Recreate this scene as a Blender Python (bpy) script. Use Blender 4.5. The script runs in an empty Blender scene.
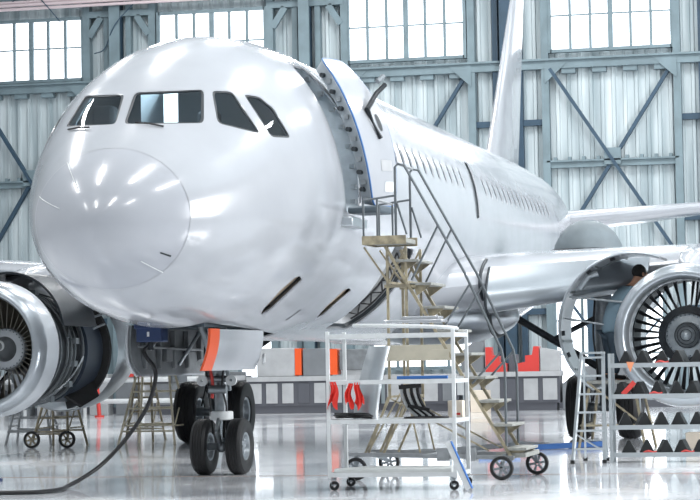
import bpy, bmesh, math, json
from mathutils import Vector, Matrix, geometry
R = math.radians
sc = bpy.context.scene
COL = sc.collection
_r = [12345]
def rnd(a=0.0, b=1.0):
    _r[0] = (_r[0]*1103515245 + 12345) & 0x7fffffff
    return a + (b-a)*_r[0]/0x7fffffff

# ---------------------------------------------------------------- materials
def lin(h):
    h = h.lstrip('#'); c = [int(h[i:i+2], 16)/255 for i in (0, 2, 4)]
    return tuple(((v/12.92) if v <= .04045 else ((v+.055)/1.055)**2.4) for v in c) + (1,)
def mat(name, hexcol, rough=.5, metal=0, noise=0, nscale=4, bump=0, coat=0, stretch=None, spec=.5, nrough=0, col2=None):
    m = bpy.data.materials.new(name); m.use_nodes = True
    nt = m.node_tree; b = nt.nodes['Principled BSDF']
    c = lin(hexcol)
    b.inputs['Base Color'].default_value = c
    b.inputs['Roughness'].default_value = rough
    b.inputs['Metallic'].default_value = metal
    b.inputs['Coat Weight'].default_value = coat
    b.inputs['Coat Roughness'].default_value = .06
    b.inputs['Specular IOR Level'].default_value = spec
    if noise or bump or nrough:
        tc = nt.nodes.new('ShaderNodeTexCoord'); mp = nt.nodes.new('ShaderNodeMapping')
        nz = nt.nodes.new('ShaderNodeTexNoise'); nz.inputs['Scale'].default_value = nscale
        nz.inputs['Detail'].default_value = 5
        if stretch: mp.inputs['Scale'].default_value = stretch
        nt.links.new(tc.outputs['Object'], mp.inputs['Vector']); nt.links.new(mp.outputs[0], nz.inputs['Vector'])
        if noise:
            cr = nt.nodes.new('ShaderNodeValToRGB')
            d = lin(col2) if col2 else tuple(v*(1-noise) for v in c[:3]) + (1,)
            cr.color_ramp.elements[0].position = .35; cr.color_ramp.elements[1].position = .65
            cr.color_ramp.elements[0].color = d; cr.color_ramp.elements[1].color = c
            nt.links.new(nz.outputs['Fac'], cr.inputs[0]); nt.links.new(cr.outputs[0], b.inputs['Base Color'])
        if nrough:
            mr = nt.nodes.new('ShaderNodeMapRange'); mr.inputs[1].default_value = .3; mr.inputs[2].default_value = .7
            mr.inputs[3].default_value = rough; mr.inputs[4].default_value = rough+nrough
            nt.links.new(nz.outputs['Fac'], mr.inputs[0]); nt.links.new(mr.outputs[0], b.inputs['Roughness'])
        if bump:
            bp = nt.nodes.new('ShaderNodeBump'); bp.inputs['Strength'].default_value = bump; bp.inputs['Distance'].default_value = .02
            nt.links.new(nz.outputs['Fac'], bp.inputs['Height']); nt.links.new(bp.outputs[0], b.inputs['Normal'])
    return m
def emit(name, hexcol, s):
    m = bpy.data.materials.new(name); m.use_nodes = True; nt = m.node_tree
    nt.nodes.remove(nt.nodes['Principled BSDF'])
    e = nt.nodes.new('ShaderNodeEmission'); e.inputs[0].default_value = lin(hexcol); e.inputs[1].default_value = s
    nt.links.new(e.outputs[0], nt.nodes['Material Output'].inputs[0]); return m
def glass(name, tint, spec=1.0):
    m = bpy.data.materials.new(name); m.use_nodes = True; nt = m.node_tree
    nt.nodes.remove(nt.nodes['Principled BSDF'])
    t = nt.nodes.new('ShaderNodeBsdfTransparent'); t.inputs[0].default_value = lin(tint)
    g = nt.nodes.new('ShaderNodeBsdfGlossy'); g.inputs['Roughness'].default_value = .03
    f = nt.nodes.new('ShaderNodeFresnel'); f.inputs[0].default_value = 1.5
    mx = nt.nodes.new('ShaderNodeMixShader')
    nt.links.new(f.outputs[0], mx.inputs[0]); nt.links.new(t.outputs[0], mx.inputs[1]); nt.links.new(g.outputs[0], mx.inputs[2])
    nt.links.new(mx.outputs[0], nt.nodes['Material Output'].inputs[0]); return m

M = {}
M['paint'] = mat('aircraft_white_paint', '#a5a8ad', .15, noise=.06, nscale=1.3, coat=.35, nrough=.08)
M['radome'] = mat('radome_white_paint', '#9fa2a8', .18, noise=.05, nscale=1.5, coat=.3, nrough=.06)
M['inner'] = mat('cabin_lining_grey', '#9aa4aa', .7)
M['dark'] = mat('dark_interior', '#4a555d', .7)
M['black'] = mat('black_rubber', '#17181a', .6, noise=.3, nscale=20)
M['tyre'] = mat('tyre_rubber', '#131416', .55, noise=.25, nscale=12)
M['glass'] = glass('cockpit_glass', '#b4c6cf')
M['pane'] = mat('cabin_window_pane', '#5f6b73', .08, spec=.6)
M['seal'] = mat('window_seal_dark', '#20272c', .5)
M['blue'] = mat('blue_seal', '#2f5f95', .5)
M['silver'] = mat('brushed_aluminium', '#c9ced2', .28, metal=.9, noise=.12, nscale=6)
M['lip'] = mat('inlet_lip_metal', '#a3a9ae', .28, metal=.75, noise=.08, nscale=3)
M['cowl'] = mat('cowl_light_grey', '#b9bec3', .25, coat=.3)
M['steel'] = mat('steel_grey', '#8e9498', .38, metal=.7, noise=.2, nscale=14)
M['chrome'] = mat('chrome', '#dfe3e6', .1, metal=1)
M['blade'] = mat('fan_blade_titanium', '#8b867c', .3, metal=.85)
M['casedark'] = mat('fan_case_dark', '#23282d', .35, metal=.4, noise=.4, nscale=9)
M['navy'] = mat('cowl_inner_navy', '#39434f', .38, noise=.15, nscale=5)
M['doorgrey'] = mat('gear_door_inner_grey', '#74787b', .42, noise=.3, nscale=5)
M['orange'] = mat('orange_stripe', '#d9521f', .4)
M['red'] = mat('red_paint', '#c23a34', .45)
M['redcloth'] = mat('red_cloth', '#d8382f', .85, bump=.4, nscale=8)
M['tan'] = mat('tan_painted_steel', '#a2987f', .5, noise=.35, nscale=10, col2='#77705f')
M['tangrey'] = mat('grey_painted_steel', '#8d9194', .45, noise=.25, nscale=10)
M['tread'] = mat('step_tread', '#93948f', .6, noise=.3, nscale=16)
M['trolley'] = mat('trolley_white_steel', '#c9cccd', .4, noise=.12, nscale=8)
M['alu'] = mat('ladder_aluminium', '#b4babd', .35, metal=.6)
M['bluebar'] = mat('blue_foam_bar', '#2f62a3', .6)
M['bluebox'] = mat('navy_blue_plastic', '#122a52', .45)
M['plank'] = mat('grey_plank', '#c7cac9', .5, noise=.15, nscale=5, stretch=(1, 8, 8))
M['card'] = mat('cardboard_pale', '#d9cdbd', .8, noise=.1, nscale=6)
M['cream'] = mat('cream_panel', '#b9b3a2', .55, noise=.15, nscale=6)
M['chock'] = mat('chock_black', '#15181a', .42, noise=.3, nscale=15)
M['wall'] = mat('corrugated_siding', '#c0cacd', .55, noise=.4, nscale=1.2, stretch=(2.2, 2.2, .16), col2='#8f9da2', bump=.1)
M['beam'] = mat('teal_grey_steel', '#73858c', .6, noise=.2, nscale=2)
M['column'] = mat('dark_teal_steel', '#30485a', .6, noise=.2, nscale=2)
M['pipe'] = mat('pale_pink_pipe', '#cfbfc2', .5)
M['sky'] = emit('daylight_pane', '#f2f8ff', 3.2)
M['ceil'] = mat('ceiling_sheet', '#a9b2b6', .7)
M['cab'] = mat('cabinet_light_grey', '#a6a8aa', .5, noise=.15, nscale=3)
M['cabdark'] = mat('cabinet_dark_grey', '#72767a', .5, noise=.15, nscale=3)
M['base'] = mat('base_dark', '#4c4e55', .6)
M['jacket'] = mat('grey_work_jacket', '#5f7480', .85, bump=.3, nscale=14)
M['trousers'] = mat('navy_trousers', '#26343f', .85, bump=.3, nscale=14)
M['skin'] = mat('skin', '#b98a70', .55)
M['hair'] = mat('dark_hair', '#1d1a18', .7)
M['dome'] = mat('dome_grey', '#646e73', .6, noise=.15, nscale=5)
M['cable'] = mat('black_cable', '#151518', .5)
M['floorline'] = mat('brown_line', '#8a6f60', .6)
M['mat'] = mat('dark_floor_patch', '#4f545a', .35)
M['beige'] = mat('slot_lining_beige', '#9a8a76', .6, noise=.4, nscale=9)
M['blade2'] = mat('fan_blade_dark', '#4b4d50', .35, metal=.7)
M['frame'] = mat('door_frame_grey', '#8a9298', .5, noise=.15, nscale=8)
M['fw'] = mat('front_wall_sheet', '#98a2a8', .7)
M['tanlight'] = mat('cream_painted_tube', '#f0e6cc', .5, noise=.2, nscale=8)
M['rail'] = mat('dark_grey_tube', '#5f6569', .4, metal=.4)

def floor_mat():
    m = bpy.data.materials.new('polished_grey_floor'); m.use_nodes = True; nt = m.node_tree
    b = nt.nodes['Principled BSDF']
    tc = nt.nodes.new('ShaderNodeTexCoord')
    n1 = nt.nodes.new('ShaderNodeTexNoise'); n1.inputs['Scale'].default_value = .28; n1.inputs['Detail'].default_value = 7; n1.inputs['Roughness'].default_value = .6
    n2 = nt.nodes.new('ShaderNodeTexNoise'); n2.inputs['Scale'].default_value = 2.4; n2.inputs['Detail'].default_value = 4
    nt.links.new(tc.outputs['Object'], n1.inputs['Vector']); nt.links.new(tc.outputs['Object'], n2.inputs['Vector'])
    cr = nt.nodes.new('ShaderNodeValToRGB')
    cr.color_ramp.elements[0].position = .36; cr.color_ramp.elements[0].color = lin('#b9bec6')
    cr.color_ramp.elements[1].position = .6; cr.color_ramp.elements[1].color = lin('#f6f7f9')
    nt.links.new(n1.outputs['Fac'], cr.inputs[0]); nt.links.new(cr.outputs[0], b.inputs['Base Color'])
    mr = nt.nodes.new('ShaderNodeMapRange'); mr.inputs[1].default_value = .3; mr.inputs[2].default_value = .7
    mr.inputs[3].default_value = .1; mr.inputs[4].default_value = .26
    nt.links.new(n1.outputs['Fac'], mr.inputs[0]); nt.links.new(mr.outputs[0], b.inputs['Roughness'])
    bp = nt.nodes.new('ShaderNodeBump'); bp.inputs['Strength'].default_value = .06; bp.inputs['Distance'].default_value = .02
    nt.links.new(n2.outputs['Fac'], bp.inputs['Height']); nt.links.new(bp.outputs[0], b.inputs['Normal'])
    b.inputs['Coat Weight'].default_value = .6; b.inputs['Coat Roughness'].default_value = .05
    return m
M['floor'] = floor_mat()

# ---------------------------------------------------------------- mesh builder
class MB:
    def __init__(s): s.v = []; s.f = []
    def add(s, vs, fs):
        o = len(s.v); s.v += [tuple(p) for p in vs]; s.f += [tuple(i+o for i in f) for f in fs]; return s
    def box(s, x0, x1, y0, y1, z0, z1):
        vs = [(x, y, z) for x in (x0, x1) for y in (y0, y1) for z in (z0, z1)]
        return s.add(vs, [(0,1,3,2),(4,6,7,5),(0,4,5,1),(2,3,7,6),(0,2,6,4),(1,5,7,3)])
    def bar(s, p, q, w, h, up=(0,0,1)):
        p, q = Vector(p), Vector(q); d = (q-p).normalized(); u = Vector(up)
        a = d.cross(u)
        if a.length < 1e-4: a = d.cross(Vector((1,0,0)))
        a.normalize(); b = a.cross(d); vs = []
        for e in (p, q):
            for i, j in ((-1,-1),(1,-1),(1,1),(-1,1)): vs.append(e + a*(w/2*i) + b*(h/2*j))
        return s.add(vs, [(3,2,1,0),(4,5,6,7),(0,1,5,4),(1,2,6,5),(2,3,7,6),(3,0,4,7)])
    def path(s, pts, r, n=8, rs=None, closed=False):
        P = [Vector(p) for p in pts]; N = len(P); vs = []; fs = []
        ref = None
        for i, p in enumerate(P):
            if closed: d = (P[(i+1) % N]-P[i-1])
            else: d = (P[min(i+1, N-1)]-P[max(i-1, 0)])
            d.normalize()
            if ref is None:
                ref = d.cross(Vector((0,0,1)))
                if ref.length < .05: ref = d.cross(Vector((1,0,0)))
            a = ref - d*ref.dot(d)
            if a.length < 1e-4: a = d.orthogonal()
            a.normalize(); ref = a; b = d.cross(a); rr = rs[i] if rs else r
            for k in range(n):
                t = 2*math.pi*k/n; vs.append(p + a*(rr*math.cos(t)) + b*(rr*math.sin(t)))
        m = N if closed else N-1
        for i in range(m):
            j = (i+1) % N
            for k in range(n): fs.append((i*n+k, i*n+(k+1) % n, j*n+(k+1) % n, j*n+k))
        if not closed: fs += [tuple(range(n))[::-1], tuple((N-1)*n+k for k in range(n))]
        return s.add(vs, fs)
    def tube(s, p, q, r, n=10, r2=None): return s.path([p, q], r, n, rs=[r, r if r2 is None else r2])
    def lathe(s, prof, o, ax='Y', n=48, a0=0, a1=360, closed=False):
        # prof: (radius, along-axis); angle 0 = +X (or +Y for ax X), 90 = up
        full = abs(a1-a0) >= 359.9; cnt = n if full else n+1; vs = []; fs = []; K = len(prof)
        for i in range(cnt):
            t = R(a0 + (a1-a0)*i/n); c, sn = math.cos(t), math.sin(t)
            for r, a in prof:
                if ax == 'Y': vs.append((o[0]+r*c, o[1]+a, o[2]+r*sn))
                elif ax == 'X': vs.append((o[0]+a, o[1]+r*c, o[2]+r*sn))
                else: vs.append((o[0]+r*c, o[1]+r*sn, o[2]+a))
        for i in range(n):
            j = (i+1) % cnt
            for k in range(K if closed else K-1):
                l = (k+1) % K; fs.append((i*K+k, i*K+l, j*K+l, j*K+k))
        if closed and not full: fs += [tuple(range(K)), tuple(n*K+k for k in range(K))[::-1]]
        return s.add(vs, fs)
    def prism(s, poly, vec):
        n = len(poly); v = Vector(vec); P = [Vector(p) for p in poly]
        return s.add(P+[p+v for p in P], [tuple(range(n))[::-1], tuple(range(n, 2*n))] + [(i, (i+1) % n, n+(i+1) % n, n+i) for i in range(n)])
    def ball(s, c, r, sc_=(1,1,1), n=16, m=10):
        vs = []; fs = []
        for i in range(m+1):
            t = math.pi*i/m
            for k in range(n):
                a = 2*math.pi*k/n
                vs.append((c[0]+r*sc_[0]*math.sin(t)*math.cos(a), c[1]+r*sc_[1]*math.sin(t)*math.sin(a), c[2]+r*sc_[2]*math.cos(t)))
        for i in range(m):
            for k in range(n): fs.append((i*n+k, (i+1)*n+k, (i+1)*n+(k+1) % n, i*n+(k+1) % n))
        return s.add(vs, fs)
    def loft(s, secs, cap=True):
        n = len(secs[0]); vs = [p for q in secs for p in q]; fs = []
        for i in range(len(secs)-1):
            for k in range(n): fs.append((i*n+k, i*n+(k+1) % n, (i+1)*n+(k+1) % n, (i+1)*n+k))
        if cap: fs += [tuple(range(n))[::-1], tuple((len(secs)-1)*n+k for k in range(n))]
        return s.add(vs, fs)
    def build(s, name, m, parent=None, angle=38, bevel=0, recalc=True):
        o0 = root_loc(parent) if parent else Vector((0,0,0))
        me = bpy.data.meshes.new(name)
        me.from_pydata([tuple(Vector(p)-o0) for p in s.v], [], s.f)
        bm = bmesh.new(); bm.from_mesh(me)
        bmesh.ops.remove_doubles(bm, verts=bm.verts, dist=1e-5)
        if recalc: bmesh.ops.recalc_face_normals(bm, faces=bm.faces)
        bm.to_mesh(me); bm.free()
        for p in me.polygons: p.use_smooth = True
        me.set_sharp_from_angle(angle=R(angle))
        me.materials.append(m)
        o = bpy.data.objects.new(name, me); COL.objects.link(o)
        if parent: o.parent = parent
        if bevel:
            b = o.modifiers.new('bevel', 'BEVEL'); b.width = bevel; b.segments = 2; b.limit_method = 'ANGLE'; b.angle_limit = R(40)
        return o
def root_loc(o):
    l = Vector(o.location)
    while o.parent: o = o.parent; l = l + Vector(o.location)
    return l
def thing(name, label, cat, loc, group=None):
    o = bpy.data.objects.new(name, None); COL.objects.link(o); o.location = loc
    o.empty_display_size = .2
    o['label'] = label; o['category'] = cat
    if group: o['group'] = group
    return o
def tag(o, label, cat, group=None, kind=None):
    o['label'] = label; o['category'] = cat
    if group: o['group'] = group
    if kind: o['kind'] = kind
    return o
def struct(o): o['kind'] = 'structure'; return o
def single(name, label, cat, mb, m, group=None, **k):
    # one-mesh thing with its origin at its base centre
    xs = [p[0] for p in mb.v]; ys = [p[1] for p in mb.v]; zs = [p[2] for p in mb.v]
    c = Vector(((min(xs)+max(xs))/2, (min(ys)+max(ys))/2, min(zs)))
    mb.v = [tuple(Vector(p)-c) for p in mb.v]
    o = mb.build(name, m, **k); o.location = c
    return tag(o, label, cat, group)
def curve_pts(pts, n=8):
    # Catmull-Rom through points
    P = [Vector(p) for p in pts]; P = [P[0]*2-P[1]] + P + [P[-1]*2-P[-2]]; out = []
    for i in range(1, len(P)-2):
        for k in range(n):
            t = k/n; a, b, c, d = P[i-1:i+3]
            out.append(.5*((2*b)+(c-a)*t+(2*a-5*b+4*c-d)*t*t+(3*b-a-3*c+d)*t**3))
    return out+[P[-2]]
# ---------------------------------------------------------------- camera
cam = bpy.data.cameras.new('camera'); camo = bpy.data.objects.new('camera', cam); COL.objects.link(camo)
cam.sensor_width = 36; cam.lens = 2316.575/700*36; cam.clip_end = 500
yaw, pit, roll = .23595, .0479, .0182
fw = Vector((-math.sin(yaw)*math.cos(pit), math.cos(yaw)*math.cos(pit), math.sin(pit)))
rt = Vector((math.cos(yaw), math.sin(yaw), 0)); up = rt.cross(fw)
r2 = rt*math.cos(roll) - up*math.sin(roll); u2 = rt*math.sin(roll) + up*math.cos(roll)
mw = Matrix((r2, u2, -fw)).transposed().to_4x4(); mw.translation = Vector((9.145, -25.3, 1.511))
camo.matrix_world = mw
sc.camera = camo

# ---------------------------------------------------------------- light
w = bpy.data.worlds.new('daylight'); sc.world = w; w.use_nodes = True
bg = w.node_tree.nodes['Background']; bg.inputs[0].default_value = (.87, .945, 1.0, 1); bg.inputs[1].default_value = .44
def area(name, loc, size, power, target=None, sy=None, col=(1, 1, 1)):
    l = bpy.data.lights.new(name, 'AREA'); l.energy = power; l.color = col; l.shape = 'RECTANGLE'; l.size = size; l.size_y = sy or size
    o = bpy.data.objects.new(name, l); COL.objects.link(o); o.location = loc
    d = (Vector(target)-Vector(loc)) if target else Vector((0, 0, -1))
    o.rotation_euler = d.to_track_quat('-Z', 'Y').to_euler(); return o
for x in (-12, -4, 4, 12):
    for y in (-12, 0, 12, 24, 36):
        area('ceiling_lamp_light', (x, y, 15.8), .7, 620 if y < 30 else 800, sy=5)
area('side_fill_light', (26, 8, 8), 10, 7200, target=(1, 18, 4), sy=8, col=(.96, .98, 1))  # unseen area light added at the side to brighten the port fuselage and fin
area('cabin_light', (.6, 5.0, 5.55), .9, 220, target=(.6, 5.0, 3), col=(.95, .98, 1))
area('cabin_light', (-.4, 5.6, 5.45), .6, 120, target=(-.4, 6.4, 4.6))
area('cockpit_fill', (0, 3.0, 5.35), .4, 14)  # small fill added to lift the black behind the windscreen
sc.view_settings.view_transform = 'Standard'; sc.view_settings.look = 'None'
sc.view_settings.gamma = 1; sc.view_settings.use_curve_mapping = False
sc.view_settings.exposure = .12
sc.cycles.max_bounces = 8; sc.cycles.transparent_max_bounces = 12
sc.cycles.use_denoising = True

# ---------------------------------------------------------------- setting
WY = 44.0
struct(MB().box(-40, 26, -40, 47, -.3, 0).build('floor', M['floor']))
def siding():
    mb = MB(); xs = []; x = -40.0
    while x < 26:
        p = .34
        xs += [(x, 0), (x+.20, 0), (x+.225, -.05), (x+.315, -.05)]; x += p
    vs = []
    for z in (0, 17):
        vs += [(a, WY+b, z) for a, b in xs]
    n = len(xs); fs = [(i, i+1, n+i+1, n+i) for i in range(n-1)]
    mb.add(vs, fs); mb.box(-40, 26, WY+.06, WY+.2, 0, 17)
    return mb
struct(siding().build('wall_back', M['wall'], angle=20, recalc=False))
struct(MB().box(-40, 26, -12, WY+.2, 17, 17.3).build('ceiling', M['ceil']))
struct(MB().box(-40, 26, WY-.7, WY-.05, 0, .2).build('baseboard_back', M['base']))

struct(MB().box(-40, 26, -40, -39.8, 0, 17).build('wall_front', M['fw']))
tn = [0]
def trim(mb, m, bevel=0):
    tn[0] += 1; return struct(mb.build('trim_%d' % tn[0], m, bevel=bevel))
# columns: dark web with two paler flanges
for x in (-26.9, -20.9, -14.88, -8.72, -2.45, 3.75, 9.9):
    trim(MB().box(x-.13, x+.13, WY-.50, WY-.05, 0, 17), M['column'])
    trim(MB().box(x-.17, x+.17, WY-.60, WY-.50, 0, 17).box(x-.45, x-.28, WY-.3, WY-.05, 0, 17).box(x+.28, x+.45, WY-.3, WY-.05, 0, 17), M['column' if x > -4 else 'beam'])
posts = (-22.3, -19.75, -15.9, -13.72, -9.88, -7.5, -3.55, -1.3, 2.66, 5.0)
for x in posts:
    trim(MB().box(x-.11, x+.11, WY-.34, WY-.05, 0, 17), M['beam'])
# girders under the windows and girts
for x0, x1 in zip(posts[:-1], posts[1:]):
    wide = x1-x0 > 3
    mb = MB().box(x0, x1, WY-.36, WY-.05, 10.2, 10.48).box(x0, x1, WY-.46, WY-.05, 10.44, 10.5)
    if wide:
        for k in range(4):
            xx = x0+.5+k*(x1-x0-1)/3.2; mb.box(xx, xx+.42, WY-.3, WY-.05, 10.05, 10.2)
        # haunch plates at the ends
        mb.prism([(x0, WY-.38, 10.44), (x0+.75, WY-.38, 10.44), (x0, WY-.38, 9.75)], (0, .06, 0))
        mb.prism([(x1, WY-.38, 10.44), (x1-.75, WY-.38, 10.44), (x1, WY-.38, 9.75)], (0, .06, 0))
    trim(mb, M['beam'])
    if wide:
        zg = 7.3
        m2 = MB().box(x0, x1, WY-.26, WY-.05, zg-.10, zg+.10).box(x0, x1, WY-.34, WY-.05, zg+.07, zg+.12)
        for k in range(9):
            xx = x0+.25+k*(x1-x0-.5)/8; m2.box(xx-.05, xx+.05, WY-.3, WY-.1, zg+.12, zg+.22)
        trim(m2, M['beam'])
        xm = (x0+x1)/2
        b = M['column']
        trim(MB().bar((x0+.15, WY-.30, 10.2), (xm+.95*(x1-xm), WY-.30, 4.5), .10, .17, (0, 1, 0)), b)
        trim(MB().bar((x1-.15, WY-.20, 10.2), (xm-.95*(xm-x0), WY-.20, 4.5), .10, .17, (0, 1, 0)), b)
        trim(MB().box(xm-.25, xm+.25, WY-.34, WY-.12, zg-.05, zg+.45), M['beam'])
        trim(MB().box(x0, x1, WY-.26, WY-.05, 4.1, 4.3), M['beam'])
    else:
        for zg in (8.6, 5.6, 2.9):
            trim(MB().box(x0, x1, WY-.24, WY-.05, zg-.09, zg+.09), M['column'])
        if x0 < -7:      # clipped-corner stiffener frames in the upper narrow panels
            trim(MB().bar((x0+.1, WY-.3, 11.9), (x0+.5, WY-.3, 12.5), .2, .12, (0, 1, 0)).bar((x1-.1, WY-.3, 11.9), (x1-.5, WY-.3, 12.5), .2, .12, (0, 1, 0)).box(x0, x1, WY-.36, WY-.05, 12.5, 12.7), M['beam'])
# head beam, conduits above the left windows
trim(MB().box(-40, 26, WY-.6, WY-.05, 13.15, 13.55), M['beam'])
for z, r_, x1 in ((12.85, .05, -8.9), (12.98, .06, -8.9), (13.08, .04, -3.6)):
    trim(MB().tube((-30, WY-.7, z), (x1, WY-.7, z), r_), M['pipe'])
trim(MB().path(curve_pts([(-18.2, WY-.75, 13.1), (-17.6, WY-.75, 13.4), (-17.1, WY-.75, 12.95), (-16.6, WY-.72, 12.35)]), .018), M['column'])
trim(MB().path(curve_pts([(-15.6, WY-.42, 11.35), (-15.25, WY-.42, 11.5), (-14.8, WY-.7, 12.2), (-14.1, WY-.7, 12.9)]), .018), M['column'])

wn = [0]
def window(x0, x1, z0, z1, nx, rows, y=WY-.22, d=.10, pat=None):
    """frame with its mullions; the pane sheet is its child"""
    wn[0] += 1
    fm = MB(); fr = .07
    fm.box(x0-fr, x0+fr*.5, y-d, y+d, z0-fr, z1+fr).box(x1-fr*.5, x1+fr, y-d, y+d, z0-fr, z1+fr)
    fm.box(x0, x1, y-d, y+d, z0-fr, z0+fr*.4).box(x0, x1, y-d, y+d, z1-fr*.4, z1+fr)
    for i in range(1, nx):
        xx = x0+(x1-x0)*i/nx; w_ = .075 if i == nx//2 else .04
        fm.box(xx-w_, xx+w_, y-d*.8, y+d*.8, z0, z1)
    for z in rows: fm.box(x0, x1, y-d*.6, y+d*.6, z-.022, z+.022)
    f = struct(fm.build('window_%d' % wn[0], M['beam']))
    p = MB().box(x0, x1, y+.02, y+.04, z0, z1).build('pane', M['sky'], f)
    p['kind'] = 'structure'
    return f
window(-19.5, -16.05, 10.6, 12.5, 6, (11.6,))
window(-13.5, -10.05, 10.6, 12.5, 6, (11.55,))
window(-7.38, -3.76, 10.72, 14.8, 6, (11.75, 12.78, 13.8))
window(-1.12, 2.52, 10.75, 14.8, 6, (11.8, 12.83, 13.85))
window(5.2, 8.8, 10.8, 14.8, 6, (11.8, 12.83, 13.85))
window(-1.15, 2.1, .55, 3.6, 4, (1.6, 2.6))           # big low window behind the right engine
window(-6.8, -3.65, 1.28, 2.15, 4, ())
window(-11.0, -9.85, .75, 2.4, 1, ())
for k in range(9):
    window(-34+6.3*k, -34+6.3*k+5.4, 5.4, 6.5, 6, (), y=-39.6)
# diagonal braces in front of the low window
trim(MB().bar((-.9, WY-.5, 3.5), (1.2, WY-.5, .5), .08, .14, (0, 1, 0)).bar((.1, WY-.45, .6), (2.0, WY-.45, 2.6), .06, .08, (0, 1, 0)), M['column'])
trim(MB().box(-.15, .1, WY-.6, WY-.4, 0, 4), M['column'])
# ---------------------------------------------------------------- fuselage surface
ZC = 3.90
ST=[(0.0,-.72,-.72,-.72,0.0),
(.06,-.48,-.95,-.71,.25),
(.2,-.25,-1.15,-.70,.50),
(.5,.04,-1.38,-.67,.82),
(1.0,.38,-1.62,-.60,1.14),
(1.5,.70,-1.77,-.50,1.36),
(2.0,1.07,-1.86,-.40,1.55),
(2.5,1.40,-1.91,-.32,1.70),
(3.0,1.66,-1.94,-.24,1.81),
(4.0,1.95,-1.98,-.12,1.93),
(5.0,2.05,-2.02,-.04,1.97),
(6.0,2.07,-2.07,0,1.975),
(7.0,2.07,-2.07,0,1.975),
(21.,2.07,-2.07,0,1.975),
(24,2.07,-1.80,.1,1.95),
(27,2.05,-1.15,.4,1.75),
(29.5,1.98,-.35,.8,1.33),
(32.3,1.85,.70,1.28,.68),
(33.84,1.65,1.15,1.40,.22)]

def pchip(x, y, q):
    n = len(x); h = [x[i+1]-x[i] for i in range(n-1)]; d = [(y[i+1]-y[i])/h[i] for i in range(n-1)]
    def slope(i):
        if i == 0: return d[0]
        if i == n-1: return d[-1]
        if d[i-1]*d[i] <= 0: return 0
        a = 2*h[i]+h[i-1]; b = h[i]+2*h[i-1]; return (a+b)/(a/d[i-1]+b/d[i])
    q = min(max(q, x[0]), x[-1]); k = 0
    while k < n-2 and q > x[k+1]: k += 1
    t = (q-x[k])/h[k]
    return (1+2*t)*(1-t)**2*y[k]+t*(1-t)**2*h[k]*slope(k)+t*t*(3-2*t)*y[k+1]+t*t*(t-1)*h[k]*slope(k+1)
QS = [math.sqrt(s[0]) for s in ST]; SC = [[s[k] for s in ST] for k in range(5)]
_cache = {}
def sect(Y):
    k = round(Y, 4)
    if k not in _cache:
        q = math.sqrt(max(k, 0)); _cache[k] = tuple(pchip(QS, SC[i], q) for i in (1, 2, 3, 4))
    return _cache[k]
def S(Y, deg):
    zt, zb, zm, w_ = sect(Y); t = R(deg); c, s = math.cos(t), math.sin(t)
    return Vector((w_*c, Y, ZC+zm+((zt-zm) if s >= 0 else (zm-zb))*s))
def N(Y, deg):
    a = S(Y+.02, deg)-S(max(Y-.02, .001), deg); b = S(Y, deg+.6)-S(Y, deg-.6)
    n = b.cross(a)
    c = Vector((0, Y, ZC+sect(Y)[2]))
    n.normalize()
    return n if n.dot(S(Y, deg)-c) > 0 else -n
def pip(p, poly):
    x, y = p; c = False; n = len(poly)
    for i in range(n):
        x1, y1 = poly[i]; x2, y2 = poly[i-1]
        if (y1 > y) != (y2 > y) and x < (x2-x1)*(y-y1)/(y2-y1)+x1: c = not c
    return c
def rounded(y0, y1, a0, a1, ry, ra, n=5, step=6):
    """rounded rectangle in (Y, angle)"""
    out = []
    for cy, ca, s in ((y1-ry, a1-ra, 0), (y0+ry, a1-ra, 90), (y0+ry, a0+ra, 180), (y1-ry, a0+ra, 270)):
        for k in range(n+1):
            t = R(s+90*k/n); out.append((cy+ry*math.cos(t), ca+ra*math.sin(t)))
    return dens(out, .2, step)
def dens(poly, sy=.2, sa=5):
    res = []
    for i in range(len(poly)):
        a, b = poly[i], poly[(i+1) % len(poly)]; k = max(1, int(max(abs(a[0]-b[0])/sy, abs(a[1]-b[1])/sa)))
        for t in range(k): res.append((a[0]+(b[0]-a[0])*t/k, a[1]+(b[1]-a[1])*t/k))
    return res
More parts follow.
